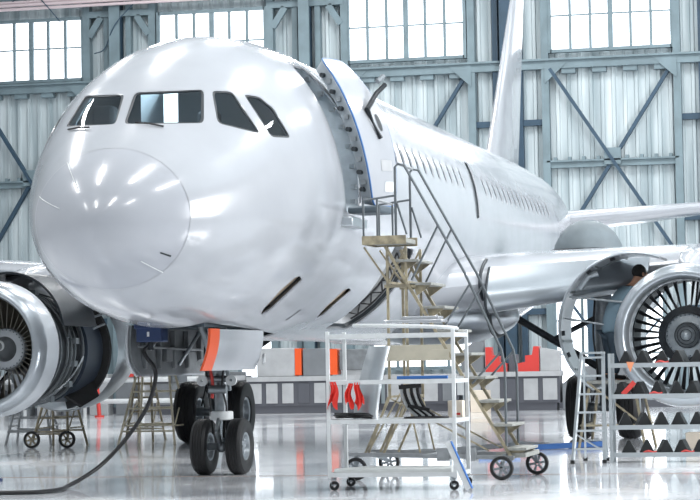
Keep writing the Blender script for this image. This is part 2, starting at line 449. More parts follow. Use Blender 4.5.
PO = json.loads('''{"A":[[2.298,124.69],[2.326,124.0],[2.313,122.75],[2.265,121.0],[2.08,113.69],[1.968,107.11],[1.903,101.03],[1.885,99.78],[1.854,98.97],[1.81,98.59],[1.591,97.86],[1.343,96.64],[1.294,96.62],[1.267,97.26],[1.263,98.58],[1.313,105.48],[1.402,112.8],[1.539,120.55],[1.727,128.75],[1.782,130.43],[1.83,131.16],[1.868,130.91],[1.993,128.45],[2.138,126.4]],"B":[[1.803,93.67],[1.853,93.54],[1.882,92.78],[1.891,91.42],[1.893,86.57],[1.911,81.93],[1.944,77.5],[1.99,73.28],[2.05,69.27],[2.122,65.46],[2.135,64.26],[2.121,63.14],[2.078,62.08],[1.886,58.26],[1.714,54.24],[1.671,53.47],[1.633,53.52],[1.601,54.41],[1.515,58.5],[1.437,62.74],[1.368,67.23],[1.311,72.0],[1.268,77.06],[1.24,82.44],[1.23,88.16],[1.243,89.88],[1.281,91.11],[1.342,91.8],[1.587,93.0]],"C":[[2.136,58.63],[2.181,59.46],[2.22,59.45],[2.252,58.62],[2.353,54.88],[2.379,53.69],[2.386,52.39],[2.374,50.96],[2.317,46.29],[2.277,41.58],[2.255,36.85],[2.249,32.11],[2.243,31.04],[2.221,30.84],[2.184,31.52],[2.039,35.68],[1.916,40.18],[1.815,45.06],[1.8,46.51],[1.806,47.95],[1.833,49.35],[1.974,54.1]],"D":[[2.488,46.98],[2.506,47.81],[2.53,47.95],[2.561,47.42],[2.655,45.16],[2.687,44.29],[2.711,43.34],[2.725,42.3],[2.779,37.81],[2.791,36.76],[2.797,35.69],[2.796,34.61],[2.788,29.17],[2.812,23.78],[2.809,22.98],[2.783,22.7],[2.735,22.97],[2.494,25.42],[2.449,26.1],[2.42,26.98],[2.408,28.05],[2.399,32.77],[2.409,37.51],[2.439,42.25]],"slot1":[[3.881,-61.35],[3.948,-62.17],[3.987,-62.37],[3.997,-61.97],[3.995,-59.27],[3.993,-58.59],[3.985,-57.87],[3.971,-57.1],[3.896,-52.62],[3.869,-48.47],[3.882,-44.57],[3.93,-40.89],[3.927,-40.45],[3.902,-39.98],[3.857,-39.48],[3.817,-39.09],[3.766,-38.68],[3.72,-38.49],[3.68,-38.51],[3.641,-38.66],[3.604,-38.86],[3.577,-39.17],[3.56,-39.58],[3.465,-45.1],[3.46,-45.74],[3.46,-46.42],[3.464,-47.13],[3.534,-52.11],[3.669,-57.53],[3.703,-58.44],[3.753,-59.42],[3.82,-60.48]],"slot2":[[6.412,-59.45],[6.45,-60.11],[6.48,-60.28],[6.5,-59.93],[6.547,-58.3],[6.561,-57.7],[6.565,-57.04],[6.56,-56.32],[6.538,-51.5],[6.59,-47.08],[6.702,-42.92],[6.701,-42.58],[6.674,-42.23],[6.622,-41.88],[6.573,-41.62],[6.513,-41.35],[6.461,-41.27],[6.418,-41.36],[6.35,-41.67],[6.301,-41.97],[6.267,-42.34],[6.246,-42.8],[6.168,-46.44],[6.135,-50.28],[6.137,-50.96],[6.145,-51.67],[6.161,-52.42]],"exit":[[14.227,30.15],[14.25,30.48],[14.283,30.65],[14.327,30.67],[14.559,30.4],[14.598,30.28],[14.618,30.07],[14.619,29.75],[14.551,25.01],[14.548,24.67],[14.542,24.32],[14.533,23.96],[14.435,17.91],[14.432,17.57],[14.426,17.23],[14.418,16.88],[14.314,9.65],[14.313,9.33],[14.309,9.0],[14.304,8.66],[14.263,2.28],[14.256,1.96],[14.23,1.66],[14.186,1.38],[14.092,0.87],[14.042,0.67],[13.995,0.61],[13.951,0.7],[13.903,0.89],[13.867,1.08],[13.844,1.32],[13.835,1.61],[13.842,6.89],[13.845,7.22],[13.846,7.54],[13.846,7.86],[13.899,14.34],[13.905,14.68],[13.91,15.01],[13.913,15.34],[14.0,20.64],[14.008,21.0],[14.014,21.34],[14.017,21.68]]}''')
HOLES = {}
WINS = {'A': PO['A'], 'B': PO['B'], 'C': PO['C'], 'D': PO['D']}
WINS['C2'] = [(y+.3, 197-a) for y, a in PO['C']]; WINS['D2'] = [(y+.3, 197-a) for y, a in PO['D']]
for k, p in WINS.items(): HOLES[k] = p
for k in ('slot1', 'slot2', 'exit'): HOLES[k] = dens([tuple(q) for q in PO[k]])
def door_front(a):   # Y of the opening's front edge
    return 4.43
DA0, DA1, DY0, DY1 = -10.5, 52.5, 4.42, 5.28
def front_edge(a):      # the front edge bows a little along the curved side
    return 4.56-.30*max(0, 1-((a-20)/32)**2)
HOLES['door'] = [(front_edge(a)+(y-DY0)/(DY1-DY0)*(DY1-front_edge(a)), a) for y, a in rounded(DY0, DY1, DA0, DA1, .12, 4)]
HOLES['hold'] = rounded(7.8, 9.25, -67, -20, .12, 4)
HOLES['bay'] = rounded(2.8, 6.0, -106, -74, .05, 1, n=2)
CW = [6.75+.533*k for k in range(31) if abs(6.75+.533*k-14.2) > .55]
for i, y in enumerate(CW):
    HOLES['w%d' % i] = rounded(y-.12, y+.12, 13.2, 24.6, .11, 5.2, n=4, step=20)

def skin():
    KY = 57.3/1.97      # scale Y so that the parameter plane is roughly isometric
    ys = [.708]
    while ys[-1] < 7: ys.append(ys[-1]+.12)
    while ys[-1] < 23.8: ys.append(ys[-1]+.3)
    while ys[-1] < 33.4: ys.append(ys[-1]+.5)
    ys[-1] = 33.84
    A0 = -190; da = 4
    pts = []; edges = []
    for y in ys:
        for k in range(0, 360//da+1): pts.append((y*KY, A0+k*da))
    hp = [[(y*KY, a) for y, a in p] for p in HOLES.values()]
    bb = [(min(p[0] for p in h)-2, max(p[0] for p in h)+2, min(p[1] for p in h)-2, max(p[1] for p in h)+2) for h in hp]
    def near(p):
        for h, b in zip(hp, bb):
            if b[0] < p[0] < b[1] and b[2] < p[1] < b[3]:
                if pip(p, h): return True
                for i in range(len(h)):
                    if math.hypot(h[i][0]-p[0], h[i][1]-p[1]) < 1.3: return True
        return False
    pts = [p for p in pts if not near(p)]
    for h in hp:
        o = len(pts); pts += h; edges += [(o+i, o+(i+1) % len(h)) for i in range(len(h))]
    vo, eo, fo, *_ = geometry.delaunay_2d_cdt([Vector(p) for p in pts], edges, [], 0, 1e-4)
    tris = []
    for f in fo:
        c = (sum(vo[i][0] for i in f)/len(f), sum(vo[i][1] for i in f)/len(f))
        inside = False
        for h, b in zip(hp, bb):
            if b[0] < c[0] < b[1] and b[2] < c[1] < b[3] and pip(c, h): inside = True; break
        if not inside: tris.append(tuple(f))
    P = [(v[0]/KY, v[1]) for v in vo]
    n = len(P); outer = [S(y, a) for y, a in P]; nor = [N(y, a) for y, a in P]
    th = .045
    vs = outer + [p-q*th for p, q in zip(outer, nor)]
    # orientation
    fs = []; mi = []
    for f in tris:
        a, b, c = (outer[i] for i in f[:3])
        g = f if (b-a).cross(c-a).dot(nor[f[0]]) > 0 else f[::-1]
        fs.append(g); mi.append(0)
        fs.append(tuple(n+i for i in g[::-1])); mi.append(1)
    cnt = {}
    for f in fs[::2]:
        for i in range(len(f)):
            a, b = f[i], f[(i+1) % len(f)]; k = (min(a, b), max(a, b)); cnt.setdefault(k, []).append((a, b))
    for k, l in cnt.items():
        if len(l) == 1 and not (abs(P[k[0]][1]+190) < .01 and abs(P[k[1]][1]+190) < .01) and not (abs(P[k[0]][1]-170) < .01 and abs(P[k[1]][1]-170) < .01):
            a, b = l[0]; fs.append((b, a, n+a, n+b)); mi.append(0)
    return vs, fs, mi, nor

air = thing('airliner', 'white twin engine airliner with no markings parked nose-on, forward door open', 'airplane', (0, 5.07, 0))
def part_raw(name, vs, fs, mats, parent, mi=None, nor=None):
    o0 = root_loc(parent); me = bpy.data.meshes.new(name)
    me.from_pydata([tuple(Vector(v)-o0) for v in vs], [], fs)
    for m in mats: me.materials.append(m)
    if mi:
        for p, i in zip(me.polygons, mi): p.material_index = i
    for p in me.polygons: p.use_smooth = True
    if nor: me.normals_split_custom_set_from_vertices([tuple(v) for v in nor])
    o = bpy.data.objects.new(name, me); COL.objects.link(o); o.parent = parent; return o
vs, fs, mi, nor = skin()
me_n = nor + [-q for q in nor]
fus = part_raw('fuselage', vs, fs, [M['paint'], M['inner']], air, mi, me_n)

def patch(name, poly, off, m, parent, th=0, shift=(0, 0, 0), grid=(.15, 4), inner=None):
    """piece of the fuselage surface bounded by poly, moved along the normal by off"""
    KY = 57.3/1.97
    h = [(y*KY, a) for y, a in poly]; pts = list(h); ed = [(i, (i+1) % len(h)) for i in range(len(h))]
    y0, y1 = min(p[0] for p in poly), max(p[0] for p in poly); a0, a1 = min(p[1] for p in poly), max(p[1] for p in poly)
    ny, na = int((y1-y0)/grid[0]), int((a1-a0)/grid[1])
    for i in range(1, ny+1):
        for j in range(1, na+1):
            q = ((y0+(y1-y0)*i/(ny+1))*KY, a0+(a1-a0)*j/(na+1))
            if pip(q, h) and min(math.hypot(q[0]-p[0], q[1]-p[1]) for p in h) > 1: pts.append(q)
    vo, eo, fo, *_ = geometry.delaunay_2d_cdt([Vector(p) for p in pts], ed, [], 0, 1e-4)
    P = [(v[0]/KY, v[1]) for v in vo]; sh = Vector(shift)
    nor = [N(*p) for p in P]; O = [S(*p)+q*off+sh for p, q in zip(P, nor)]
    fs = []; n = len(P)
    for f in fo:
        c = (sum(vo[i][0] for i in f)/3, sum(vo[i][1] for i in f)/3)
        if not pip(c, h): continue
        a, b, c = (O[i] for i in f[:3]); fs.append(tuple(f) if (b-a).cross(c-a).dot(nor[f[0]]) > 0 else tuple(f[::-1]))
    if not th: return part_raw(name, O, fs, [m], parent, None, nor)
    vs = O+[p-q*th for p, q in zip(O, nor)]; k0 = len(fs); mi = [0]*k0
    fs += [tuple(n+i for i in f[::-1]) for f in fs]; mi += [1 if inner else 0]*k0
    nb = len(poly)
    for i in range(nb): fs.append((i, (i+1) % nb, n+(i+1) % nb, n+i)); mi.append(1 if inner else 0)
    o = part_raw(name, vs, fs, [m]+([inner] if inner else []), parent, mi)
    bm = bmesh.new(); bm.from_mesh(o.data); bmesh.ops.recalc_face_normals(bm, faces=bm.faces); bm.to_mesh(o.data); bm.free()
    for p in o.data.polygons: p.use_smooth = True
    o.data.set_sharp_from_angle(angle=R(35))
    return o
def ring(mb, poly, off, w_):
    """flat strip just inside poly"""
    n = len(poly); cy = sum(p[0] for p in poly)/n; ca = sum(p[1] for p in poly)/n
    c3 = S(cy, ca)
    vs = []
    for y, a in poly:
        p = S(y, a)+N(y, a)*off; d = (c3-p); d.normalize(); vs += [p, p+d*w_]
    return mb.add(vs, [(2*i, (2*i+2) % (2*n), (2*i+3) % (2*n), 2*i+1) for i in range(n)])

# radome (own panel, fine gap behind it)
def radome():
    mb = MB(); ys = [.0004, .004, .012, .025, .045, .07, .1, .14, .19, .25, .32, .4, .48, .56, .63, .67, .70]
    secs = [[S(y, k*5) for k in range(72)] for y in ys]
    secs.append([S(.70, k*5)-N(.70, k*5)*.03 for k in range(72)])
    return mb.loft(secs)
rad = radome().build('radome', M['radome'], air, angle=60)
MB().path([S(y, a)+N(y, a)*.004 for y, a in ((.40, -51.8), (.47, -51.5), (.55, -51.2), (.63, -51), (.71, -50.7))], .006, 6).build('lightning_strip', M['trolley'], rad)
MB().path([S(y, 118+y*10)+N(y, 118)*.004 for y in (.2, .3, .4, .5, .6, .7)], .005, 6).build('lightning_strip', M['trolley'], rad)
MB().path([S(y, 160)+N(y, 160)*.004 for y in (.2, .3, .4, .5, .6, .7)], .005, 6).build('lightning_strip', M['trolley'], rad)
patch('static_port', rounded(.49, .63, -36.4, -34.9, .01, .2, 2), .004, M['seal'], fus)
# cockpit windows
for k, p in WINS.items():
    pp = [tuple(q) for q in p]
    g = patch('cockpit_window', pp, -.015, M['glass'], air, grid=(.1, 4))
    sl = ring(MB(), pp, -.008, .035).build('window_seal', M['seal'], g, recalc=False)
for (y, a), (y2, a2) in (((1.30, 112), (1.62, 128)), ((1.22, 84), (1.26, 68))):
    MB().path([S(y, a)+N(y, a)*.03, S((y+y2)/2, (a+a2)/2)+N(y, a)*.025, S(y2, a2)+N(y2, a2)*.02], .012, 6).build('wiper', M['black'], air)
# cockpit interior
MB().box(-.62, .62, 1.95, 2.25, 4.1, 4.34).build('glareshield', M['dark'], air)
def section_wall(Y, holes, m, name, f=.965):
    out = [(S(Y, a)[0]*f, ZC+(S(Y, a)[2]-ZC)*f) for a in range(-180, 180, 6)]
    pts = list(out); ed = [(i, (i+1) % len(out)) for i in range(len(out))]
    for h in holes:
        o = len(pts); pts += h; ed += [(o+i, o+(i+1) % len(h)) for i in range(len(h))]
    vo, eo, fo, *_ = geometry.delaunay_2d_cdt([Vector(p) for p in pts], ed, [], 0, 1e-5)
    fs = []
    for q in fo:
        c = (sum(vo[i][0] for i in q)/len(q), sum(vo[i][1] for i in q)/len(q))
        if pip(c, out) and not any(pip(c, h) for h in holes): fs.append(tuple(q))
    mb = MB(); mb.add([(v[0], Y, v[1]) for v in vo], fs)
    mb.add([(v[0], Y+.04, v[1]) for v in vo], fs)
    return mb.build(name, m, air, recalc=False)
section_wall(3.95, [[(-.73, 3.45), (-.2, 3.45), (-.2, 5.12), (-.73, 5.12)]], M['dark'], 'cockpit_bulkhead')
MB().box(-1.15, -.85, 3.2, 3.45, 4.0, 4.9).build('pilot_seat', M['dark'], air, bevel=.05)
MB().box(.35, .62, 3.0, 3.25, 4.0, 4.75).build('pilot_seat', M['dark'], air, bevel=.05)
MB().box(-1.2, .2, 6.4, 6.44, 3.4, 5.6).build('cabin_partition', M['trolley'], air)
MB().prism([(-.9, 2.2, 3.28), (.9, 2.2, 3.28), (1.5, 3.2, 3.28), (1.78, 4.3, 3.28), (1.8, 9.5, 3.28), (-1.8, 9.5, 3.28), (-1.75, 4.3, 3.28), (-1.5, 3.2, 3.28)], (0, 0, .08)).build('cabin_floor', M['inner'], air)
# wardrobe / galley block seen through the door
MB().box(1.05, 1.62, 5.35, 5.9, 3.36, 5.0).build('galley_block', M['column'], air, bevel=.02)
MB().box(1.2, 1.55, 4.7, 5.3, 3.36, 3.85).build('crew_seat', M['navy'], air, bevel=.03)
# passenger windows
for y in CW:
    pane = patch('cabin_window', rounded(y-.12, y+.12, 13.2, 24.6, .11, 5.2, n=4, step=20), -.03, M['pane'], air, grid=(.3, 9))
patch('exit_gap', HOLES['exit'], -.05, M['steel'], air)
patch('air_inlet_lining', HOLES['slot1'], -.07, M['beige'], air)
patch('air_inlet_lining', HOLES['slot2'], -.06, M['beige'], air)
patch('drain_slot', dens([(5.17, -63), (5.25, -63), (5.19, -55.5), (5.13, -55.5)]), .004, M['seal'], air)
# open lower hold: dark recess with a lattice truss
hold = patch('hold_recess', rounded(7.6, 9.5, -72, -14, .05, 1, n=2), -.34, M['cab'], air)
hr = HOLES['hold']; hn = len(hr)
def hold_ring(d0, d1, name, m):
    K1 = [S(y, a)-N(y, a)*d0 for y, a in hr]; K2 = [S(y, a)-N(y, a)*d1 for y, a in hr]
    return MB().add(K1+K2, [(i, (i+1) % hn, hn+(i+1) % hn, hn+i) for i in range(hn)]).build(name, m, hold)
hold_ring(.045, .10, 'recess_rim', M['seal']); hold_ring(.10, .36, 'recess_wall', M['cab'])
tm = MB(); A_, B_ = [], []
for k in range(11):
    a = -63+k*3.9
    A_.append(S(9.20, a)-N(9.20, a)*.115); B_.append(S(9.20, a)-N(9.20, a)*.235)
tm.path(A_, .016, 6).path(B_, .016, 6)
for k in range(10): tm.tube(*((A_[k], B_[k+1]) if k % 2 else (B_[k], A_[k+1])), .012, 6)
tm.build('lattice_truss', M['black'], hold)
area('hold_fill_light', tuple(S(8.5, -24)-N(8.5, -24)*.2), .2, 7, target=tuple(S(8.5, -60)-N(8.5, -60)*.2))  # added fill so recess and truss show, not a lamp of the aircraft
# nose gear bay
MB().box(-.42, .42, 2.85, 5.95, 2.9, 2.94).box(-.46, -.42, 2.85, 5.95, 1.98, 2.9).box(.42, .46, 2.85, 5.95, 1.98, 2.9).box(-.42, .42, 2.85, 2.89, 2.0, 2.9).box(-.42, .42, 5.91, 5.95, 1.98, 2.9).build('gear_bay', M['dark'], air)

# ---- open forward passenger door, swung straight out from its opening
SH = (.36, 0, .08)
dr = patch('passenger_door', HOLES['door'], .012, M['paint'], air, th=.035, shift=SH, inner=M['cab'])
mb = MB(); rim = [(y, a) for y, a in HOLES['door']]
P1 = [S(y, a)+N(y, a)*-.024+Vector(SH) for y, a in rim]; P2 = [S(y, a)-N(y, a)*.17+Vector(SH) for y, a in rim]
cy = 4.85
P2 = [Vector((p.x, cy+(p.y-cy)*.93, p.z)) for p in P2]
n = len(P1); mb.add(P1+P2, [(i, (i+1) % n, n+(i+1) % n, n+i) for i in range(n)])
P3 = [Vector((p.x-.01, cy+(p.y-cy)*.75, p.z)) for p in P2]
mb.add(P2+P3, [(i, (i+1) % n, n+(i+1) % n, n+i) for i in range(n)])
mb.build('door_frame', M['frame'], dr)
MB().path([S(y, a)+N(y, a)*.0+Vector(SH) for y, a in rim], .014, 6, closed=True).build('door_seal', M['blue'], dr)
for a in (46, 37, 29, 20, 12, 3, -4):
    fe = front_edge(a); q = S(fe, a)-N(fe, a)*.11+Vector(SH)
    MB().tube(q+Vector((0, .05, 0)), q+Vector((-.015, -.05, 0)), .032, 10).build('latch_roller', M['seal'], dr)
    fe = front_edge(a-4); q2 = S(fe, a-4)-N(fe, a-4)*.09+Vector(SH)
    MB().box(q2.x-.04, q2.x+.03, fe-.012, fe+.04, q2.z-.03, q2.z+.03).build('latch_plate', M['steel'], dr)
# window, handle recess and hinge arm on the outside
vp = S(5.02, 22)+N(5.02, 22)*.016+Vector(SH)
patch('door_window', rounded(4.93, 5.07, 18, 25, .06, 3, n=4), .017, M['seal'], dr, shift=SH)
patch('handle_recess', rounded(4.75, 5.12, 3, 7, .03, 1, n=3), .016, M['cab'], dr, shift=SH)
patch('door_lower_plate', rounded(4.85, 5.16, -5, -1, .03, 1, n=3), .016, M['trolley'], dr, shift=SH)
shv = Vector(SH)
arm = [S(5.28, 34)+N(5.28, 34)*.24+shv, S(5.1, 32)+N(5.1, 32)*.12+shv, S(4.68, 26)+N(4.68, 26)*.05+shv, S(4.72, 21)+N(4.72, 21)*.045+shv, S(4.84, 15)+N(4.84, 15)*.04+shv]
MB().path(arm, .03, 8, rs=[.035, .035, .04, .018, .03]).build('hinge_arm', M['casedark'], dr)
MB().path([S(5.2, 36)+N(5.2, 36)*.20+shv, S(5.32, 37)+N(5.32, 37)*.28+shv], .035, 8).build('hinge_bracket', M['steel'], dr)
MB().box(1.95, 2.42, 4.45, 5.0, 3.46, 3.56).build('slide_bustle', M['dark'], dr, bevel=.03)
# the whole door stands turned a little outward about its front edge
ang = R(-9); pv = Vector((2.2, 4.45, 4.3))-root_loc(air); rm_ = Matrix.Rotation(ang, 4, 'Z')
dr.rotation_euler = (0, 0, ang); dr.location = pv-rm_.to_3x3()@pv
# light jamb all round the opening, running inward
J1 = [S(y, a)-N(y, a)*.045 for y, a in rim]; J2 = [S(y, a)-N(y, a)*.34 for y, a in rim]
n = len(J1); MB().add(J1+J2, [(i, (i+1) % n, n+(i+1) % n, n+i) for i in range(n)]).build('door_jamb', M['frame'], air)
# frame fittings of the opening
for a in (48, 40, 32, 24, 16, 8, 0, -6):
    q = S(5.24, a)-N(5.24, a)*.08; MB().box(q.x-.05, q.x+.02, 5.18, 5.26, q.z-.03, q.z+.03).build('door_stop_fitting', M['steel'], air)
MB().path([S(5.33, a)+N(5.33, a)*.004 for a in range(-10, 54, 6)], .012, 6).build('opening_edge_strip', M['silver'], air)
MB().box(1.72, 2.04, 4.42, 5.28, 3.30, 3.42).build('door_sill', M['silver'], air, bevel=.01)

# ---- wings, tail
def foil(n=14, t=.12, camber=.015):
    up, lo = [], []
    for i in range(n+1):
        x = .5-.5*math.cos(math.pi*i/n)
        y = 5*t*(.2969*math.sqrt(x)-.126*x-.3516*x*x+.2843*x**3-.1036*x**4)
        c = camber*4*x*(1-x)
        up.append((x, c+y)); lo.append((x, c-y))
    return up[::-1] + lo[1:-1]     # TE -> LE over the top, back below
WS = [(1.2, 11.6, 19.0, 2.62, .15), (2.0, 12.0, 19.0, 2.70, .15), (4.0, 13.05, 18.8, 2.92, .14), (6.4, 14.3, 18.6, 3.14, .125), (11, 16.75, 19.9, 3.6, .115), (16.6, 19.7, 21.35, 4.15, .105), (17, 20.1, 21.4, 4.2, .06)]
def wing_sections(sg): return [[(sg*x, le+(te-le)*u, z+(te-le)*v) for u, v in foil(t=t)] for x, le, te, z, t in WS]
def wsec(x):
    for a, b in zip(WS[:-1], WS[1:]):
        if x <= b[0]:
            t = (x-a[0])/(b[0]-a[0]); return [a[k]+(b[k]-a[k])*t for k in range(1, 5)]
def slat(x0, x1, sg):
    secs = []
    for i in range(7):
        x = x0+(x1-x0)*i/6; le, te, z, t = wsec(x); c = te-le
        f = foil(n=40, t=t); m = len(f)
        nose = [p for p in f if p[0] < .105]
        nose = [p for p in nose if not (p[1] < 0.0 and p[0] > .075)]
        pts = [((u)*c, v*c) for u, v in nose]
        inner = [((.30*u+.062)*c, (.45*v+.004)*c) for u, v in nose[::-1]][2:-2]
        th = R(24); p = .10*c; out = []
        for u, v in pts+inner:
            a = p+(u-p)*math.cos(th)-v*math.sin(th); b = (u-p)*math.sin(th)+v*math.cos(th)
            out.append((sg*x, le+a-.30, z+b-.10))
        secs.append(out)
    return MB().loft(secs)
def slat_section(x, sg):
    return slat(x, x+.001, sg).v[:len(slat(x, x+.001, sg).v)//7]
for sg in (1, -1):
    wg = MB().loft(wing_sections(sg)).build('wing', M['paint'], air, angle=50)
    slat(2.45, 4.95, sg).build('slat', M['lip'], wg, angle=50)
    le, te, z, t = wsec(2.32); c = te-le
    MB().path([(sg*2.32, le+u*c-.01, z+v*c) for u, v in foil(n=40, t=t) if u < .10 and v > -.04], .028, 8).build('root_gap_seal', M['seal'], wg)
    MB().path(slat_section(2.44, sg), .022, 8, closed=True).build('slat_end_seal', M['seal'], wg)
    slat(6.7, 11, sg).build('slat', M['lip'], wg, angle=50)
    # flap track fairings
    for x in (4.4, 8.4):
        le, te, z, t = wsec(x)
        MB().ball((sg*x, te-.5, z-.35), .3, (.6, 4.5, .8)).build('flap_track_fairing', M['paint'], wg)
# belly fairing
def fairing():
    secs = []
    for i in range(25):
        Y = 11.4+i*.36; u = i/24; f = max(.02, (math.sin(math.pi*u))**.45)
        hw = .4+1.72*f; zt = 2.6; zb = 2.6-.82*f
        secs.append([(hw*math.copysign(abs(math.cos(t))**.8, math.cos(t)), Y, zt+(abs(zb-zt) if math.sin(t) < 0 else .25*f)*math.copysign(abs(math.sin(t))**.85, math.sin(t))) for t in [2*math.pi*k/48 for k in range(48)]])
    return MB().loft(secs)
bf = fairing().build('belly_fairing', M['paint'], air, angle=50)
wf = MB().ball((1.25, 13.9, 2.24), 1, (1.42, 1.25, .50), 40, 24).build('wing_root_fairing', M['silver'], air)
MB().path([(2.30, 13.9+1.25*.675*math.cos(R(a)), 2.24+.5*.675*math.sin(R(a))) for a in range(0, 360, 10)], .045, 8, closed=True).build('fairing_seal', M['seal'], wf)
# tailplanes and fin
for sg in (1, -1):
    ss = []
    for x, le, te, z, t in ((.5, 27.9, 32.5, 4.64, .12), (1.2, 28.3, 32.6, 4.72, .12), (6.0, 31.6, 33.25, 5.24, .10), (6.25, 32.0, 33.3, 5.28, .05)):
        ss.append([(sg*x, le+(te-le)*u, z+(te-le)*v) for u, v in foil(t=t, camber=0)])
    MB().loft(ss).build('tailplane', M['paint'], air, angle=50)
def finsec(z):
    t = (z-5.4)/(11.7-5.4); return 25.5+t*(31.2-25.5), 30.2+t*(32.2-30.2)
def cut(f, a, b): return [(min(max(u, a), b), v) for u, v in f]
def finpart(a, b, zs):
    ss = []
    for z in zs:
        le, te = finsec(z); c = te-le; tt = .065
        P = []
        for i in range(11):
            u = a+(b-a)*(1-math.cos(math.pi*i/10))/2 if a == 0 else a+(b-a)*i/10
            y = 5*tt*(.2969*math.sqrt(max(u, 0))-.126*u-.3516*u*u+.2843*u**3-.1036*u**4)
            P.append((u, max(y, .0005)))
        ss.append([(y*c, le+u*c, z) for u, y in P]+[(-y*c, le+u*c, z) for u, y in P[::-1][:-1 if a == 0 else None]])
    return MB().loft(ss)
fin = finpart(0, .70, (5.4, 7, 8.5, 10, 11.7)).build('vertical_stabilizer', M['paint'], air, angle=40)
finpart(.706, 1, (5.9, 7, 8.5, 10, 11.6)).build('rudder', M['paint'], fin, angle=40)

# ---- engines
EZ = 1.82
def engine(sg):
    ex = 5.75*sg; o = (ex, 0, EZ)
    # inlet cowl: one closed ring profile (radius, Y)
    prof = [(.955, 10.80), (1.0, 10.81), (1.045, 10.86), (1.085, 10.96), (1.115, 11.12), (1.135, 11.35), (1.14, 11.75), (1.12, 11.76), (.90, 11.76), (.875, 11.5), (.868, 11.25), (.875, 11.05), (.90, 10.9), (.925, 10.83)]
    if sg < 0: prof = [(r, {11.75: 11.08, 11.76: 11.09, 11.5: 11.0, 11.35: 10.95, 11.25: 10.85}.get(y, y-.42)) for r, y in prof]
    fy = 11.765 if sg > 0 else 11.09
    en = MB().lathe(prof, o, 'Y', 72, closed=True).build('engine', M['cowl'], air, angle=50)
    lp = [(.955, 10.796), (1.002, 10.806), (1.048, 10.855), (1.088, 10.955), (1.105, 11.04), (1.09, 11.04), (1.0, 10.93), (.93, 11.0), (.885, 11.04), (.873, 11.05), (.897, 10.896), (.923, 10.826)]
    if sg < 0: lp = [(r, y-.42) for r, y in lp]
    MB().lathe(lp, o, 'Y', 72, closed=True).build('inlet_lip', M['lip'], en, angle=60)
    # fan: blades in one mesh (one rotor)
    mb = MB()
    for k in range(36):
        t = R(k*10+3)
        ca, sa = math.cos(t), math.sin(t); rows = []
        for j in range(6):
            r = .33+(.862-.33)*j/5; st = R(12+18*j/5) if sg > 0 else R(20+28*j/5); ch = (.042+.016*j/5) if sg > 0 else (.07+.02*j/5)
            dy, dt = math.cos(st)*ch, math.sin(st)*ch*sg
            row = []
            for e in (-1, 1):
                for th in (-.004, .004):
                    tt = e*dt+th; yy = 11.62+e*dy
                    row.append((ex+r*ca-tt*sa, yy, EZ+r*sa+tt*ca))
            rows.append([row[0], row[1], row[3], row[2]])
        mb.loft(rows)
    fan = mb.build('fan', M['blade2'] if sg > 0 else M['blade'], en, angle=30)
    if sg > 0: MB().lathe([(.36, 11.56), (.47, 11.58), (.47, 11.74), (.36, 11.74)], o, 'Y', 60, closed=True).build('blade_root_ring', M['casedark'], en)
    MB().lathe([(.02, 11.50), (.30, 11.50), (.345, 11.53), (.36, 11.58), (.36, 11.7), (.02, 11.7)], o, 'Y', 48, closed=True).build('fan_hub', M['cowl'] if sg < 0 else M['steel'], en)
    bo = MB()
    for k in range(30):
        t = R(k*12); bo.ball((ex+.325*math.cos(t), 11.505, EZ+.325*math.sin(t)), .012, n=6, m=4)
    bo.build('hub_bolts', M['dark'], en)
    MB().lathe([(.001, 11.16), (.03, 11.17), (.08, 11.22), (.15, 11.33), (.20, 11.44), (.215, 11.505), (.001, 11.505)], o, 'Y', 40).build('spinner', M['doorgrey'] if sg < 0 else M['steel'], en)
    # white swirl on the spinner
    sw = []
    def sp_r(y):
        for (r1, y1), (r2, y2) in zip([(.001, 11.16), (.03, 11.17), (.08, 11.22), (.15, 11.33), (.20, 11.44), (.215, 11.505)][:-1], [(.03, 11.17), (.08, 11.22), (.15, 11.33), (.20, 11.44), (.215, 11.505)]):
            if y1 <= y <= y2: return r1+(r2-r1)*(y-y1)/(y2-y1)
        return .2
    if sg < 0:
        for i in range(22):
            y = 11.18+.22*i/21; t = R(-40+260*i/21); r = sp_r(y)+.004; sw.append((ex+r*math.cos(t), y, EZ+r*math.sin(t)))
        MB().path(sw, .014, 6, rs=[.006+.016*math.sin(math.pi*min(1, i/16)) if i < 16 else .01 for i in range(22)]).build('spinner_swirl', M['trolley'], en)
    else:
        rg = MB()
        for r, y in ((.085, 11.225), (.14, 11.312), (.19, 11.418)): rg.lathe([(r, y-.006), (r+.012, y-.006), (r+.012, y+.006), (r, y+.006)], o, 'Y', 40, closed=True)
        rg.build('spinner_rings', M['seal'], en)
    # fan case, outlet vanes and core
    MB().lathe([(.885, fy), (.93, fy), (.95, 11.9), (.93, 12.0), (.96, 12.05), (.93, 12.15), (.93, 12.5), (.96, 12.55), (.93, 12.65), (.93, 12.85), (.89, 12.85)], o, 'Y', 64, closed=True).build('fan_case', M['casedark'], en)
    vm = MB()
    for k in range(10):
        t = R(k*36+12); vm.bar((ex+.4*math.cos(t), 12.6, EZ+.4*math.sin(t)), (ex+.91*math.cos(t), 12.6, EZ+.91*math.sin(t)), .03, .2, (0, 1, 0))
    vm.build('fan_strut', M['casedark'], en)
    MB().lathe([(.02, 11.72), (.36, 11.72), (.42, 12.0), (.46, 12.5), (.40, 13.0), (.48, 13.4), (.46, 14.2), (.42, 15.0), (.30, 15.9), (.02, 16.1)], o, 'Y', 40, closed=True).build('engine_core', M['casedark'], en)
    pp = MB()
    for k in range(11):
        a0 = R(k*33); r = .50
        pp.path(curve_pts([(ex+r*math.cos(a0+.1*j), 12.9+.3*j, EZ+r*math.sin(a0+.1*j)+.02*(j % 2)) for j in range(6)], 4), .02, 6)
    pp.build('engine_pipes', M['steel'], en)
    pc = MB()
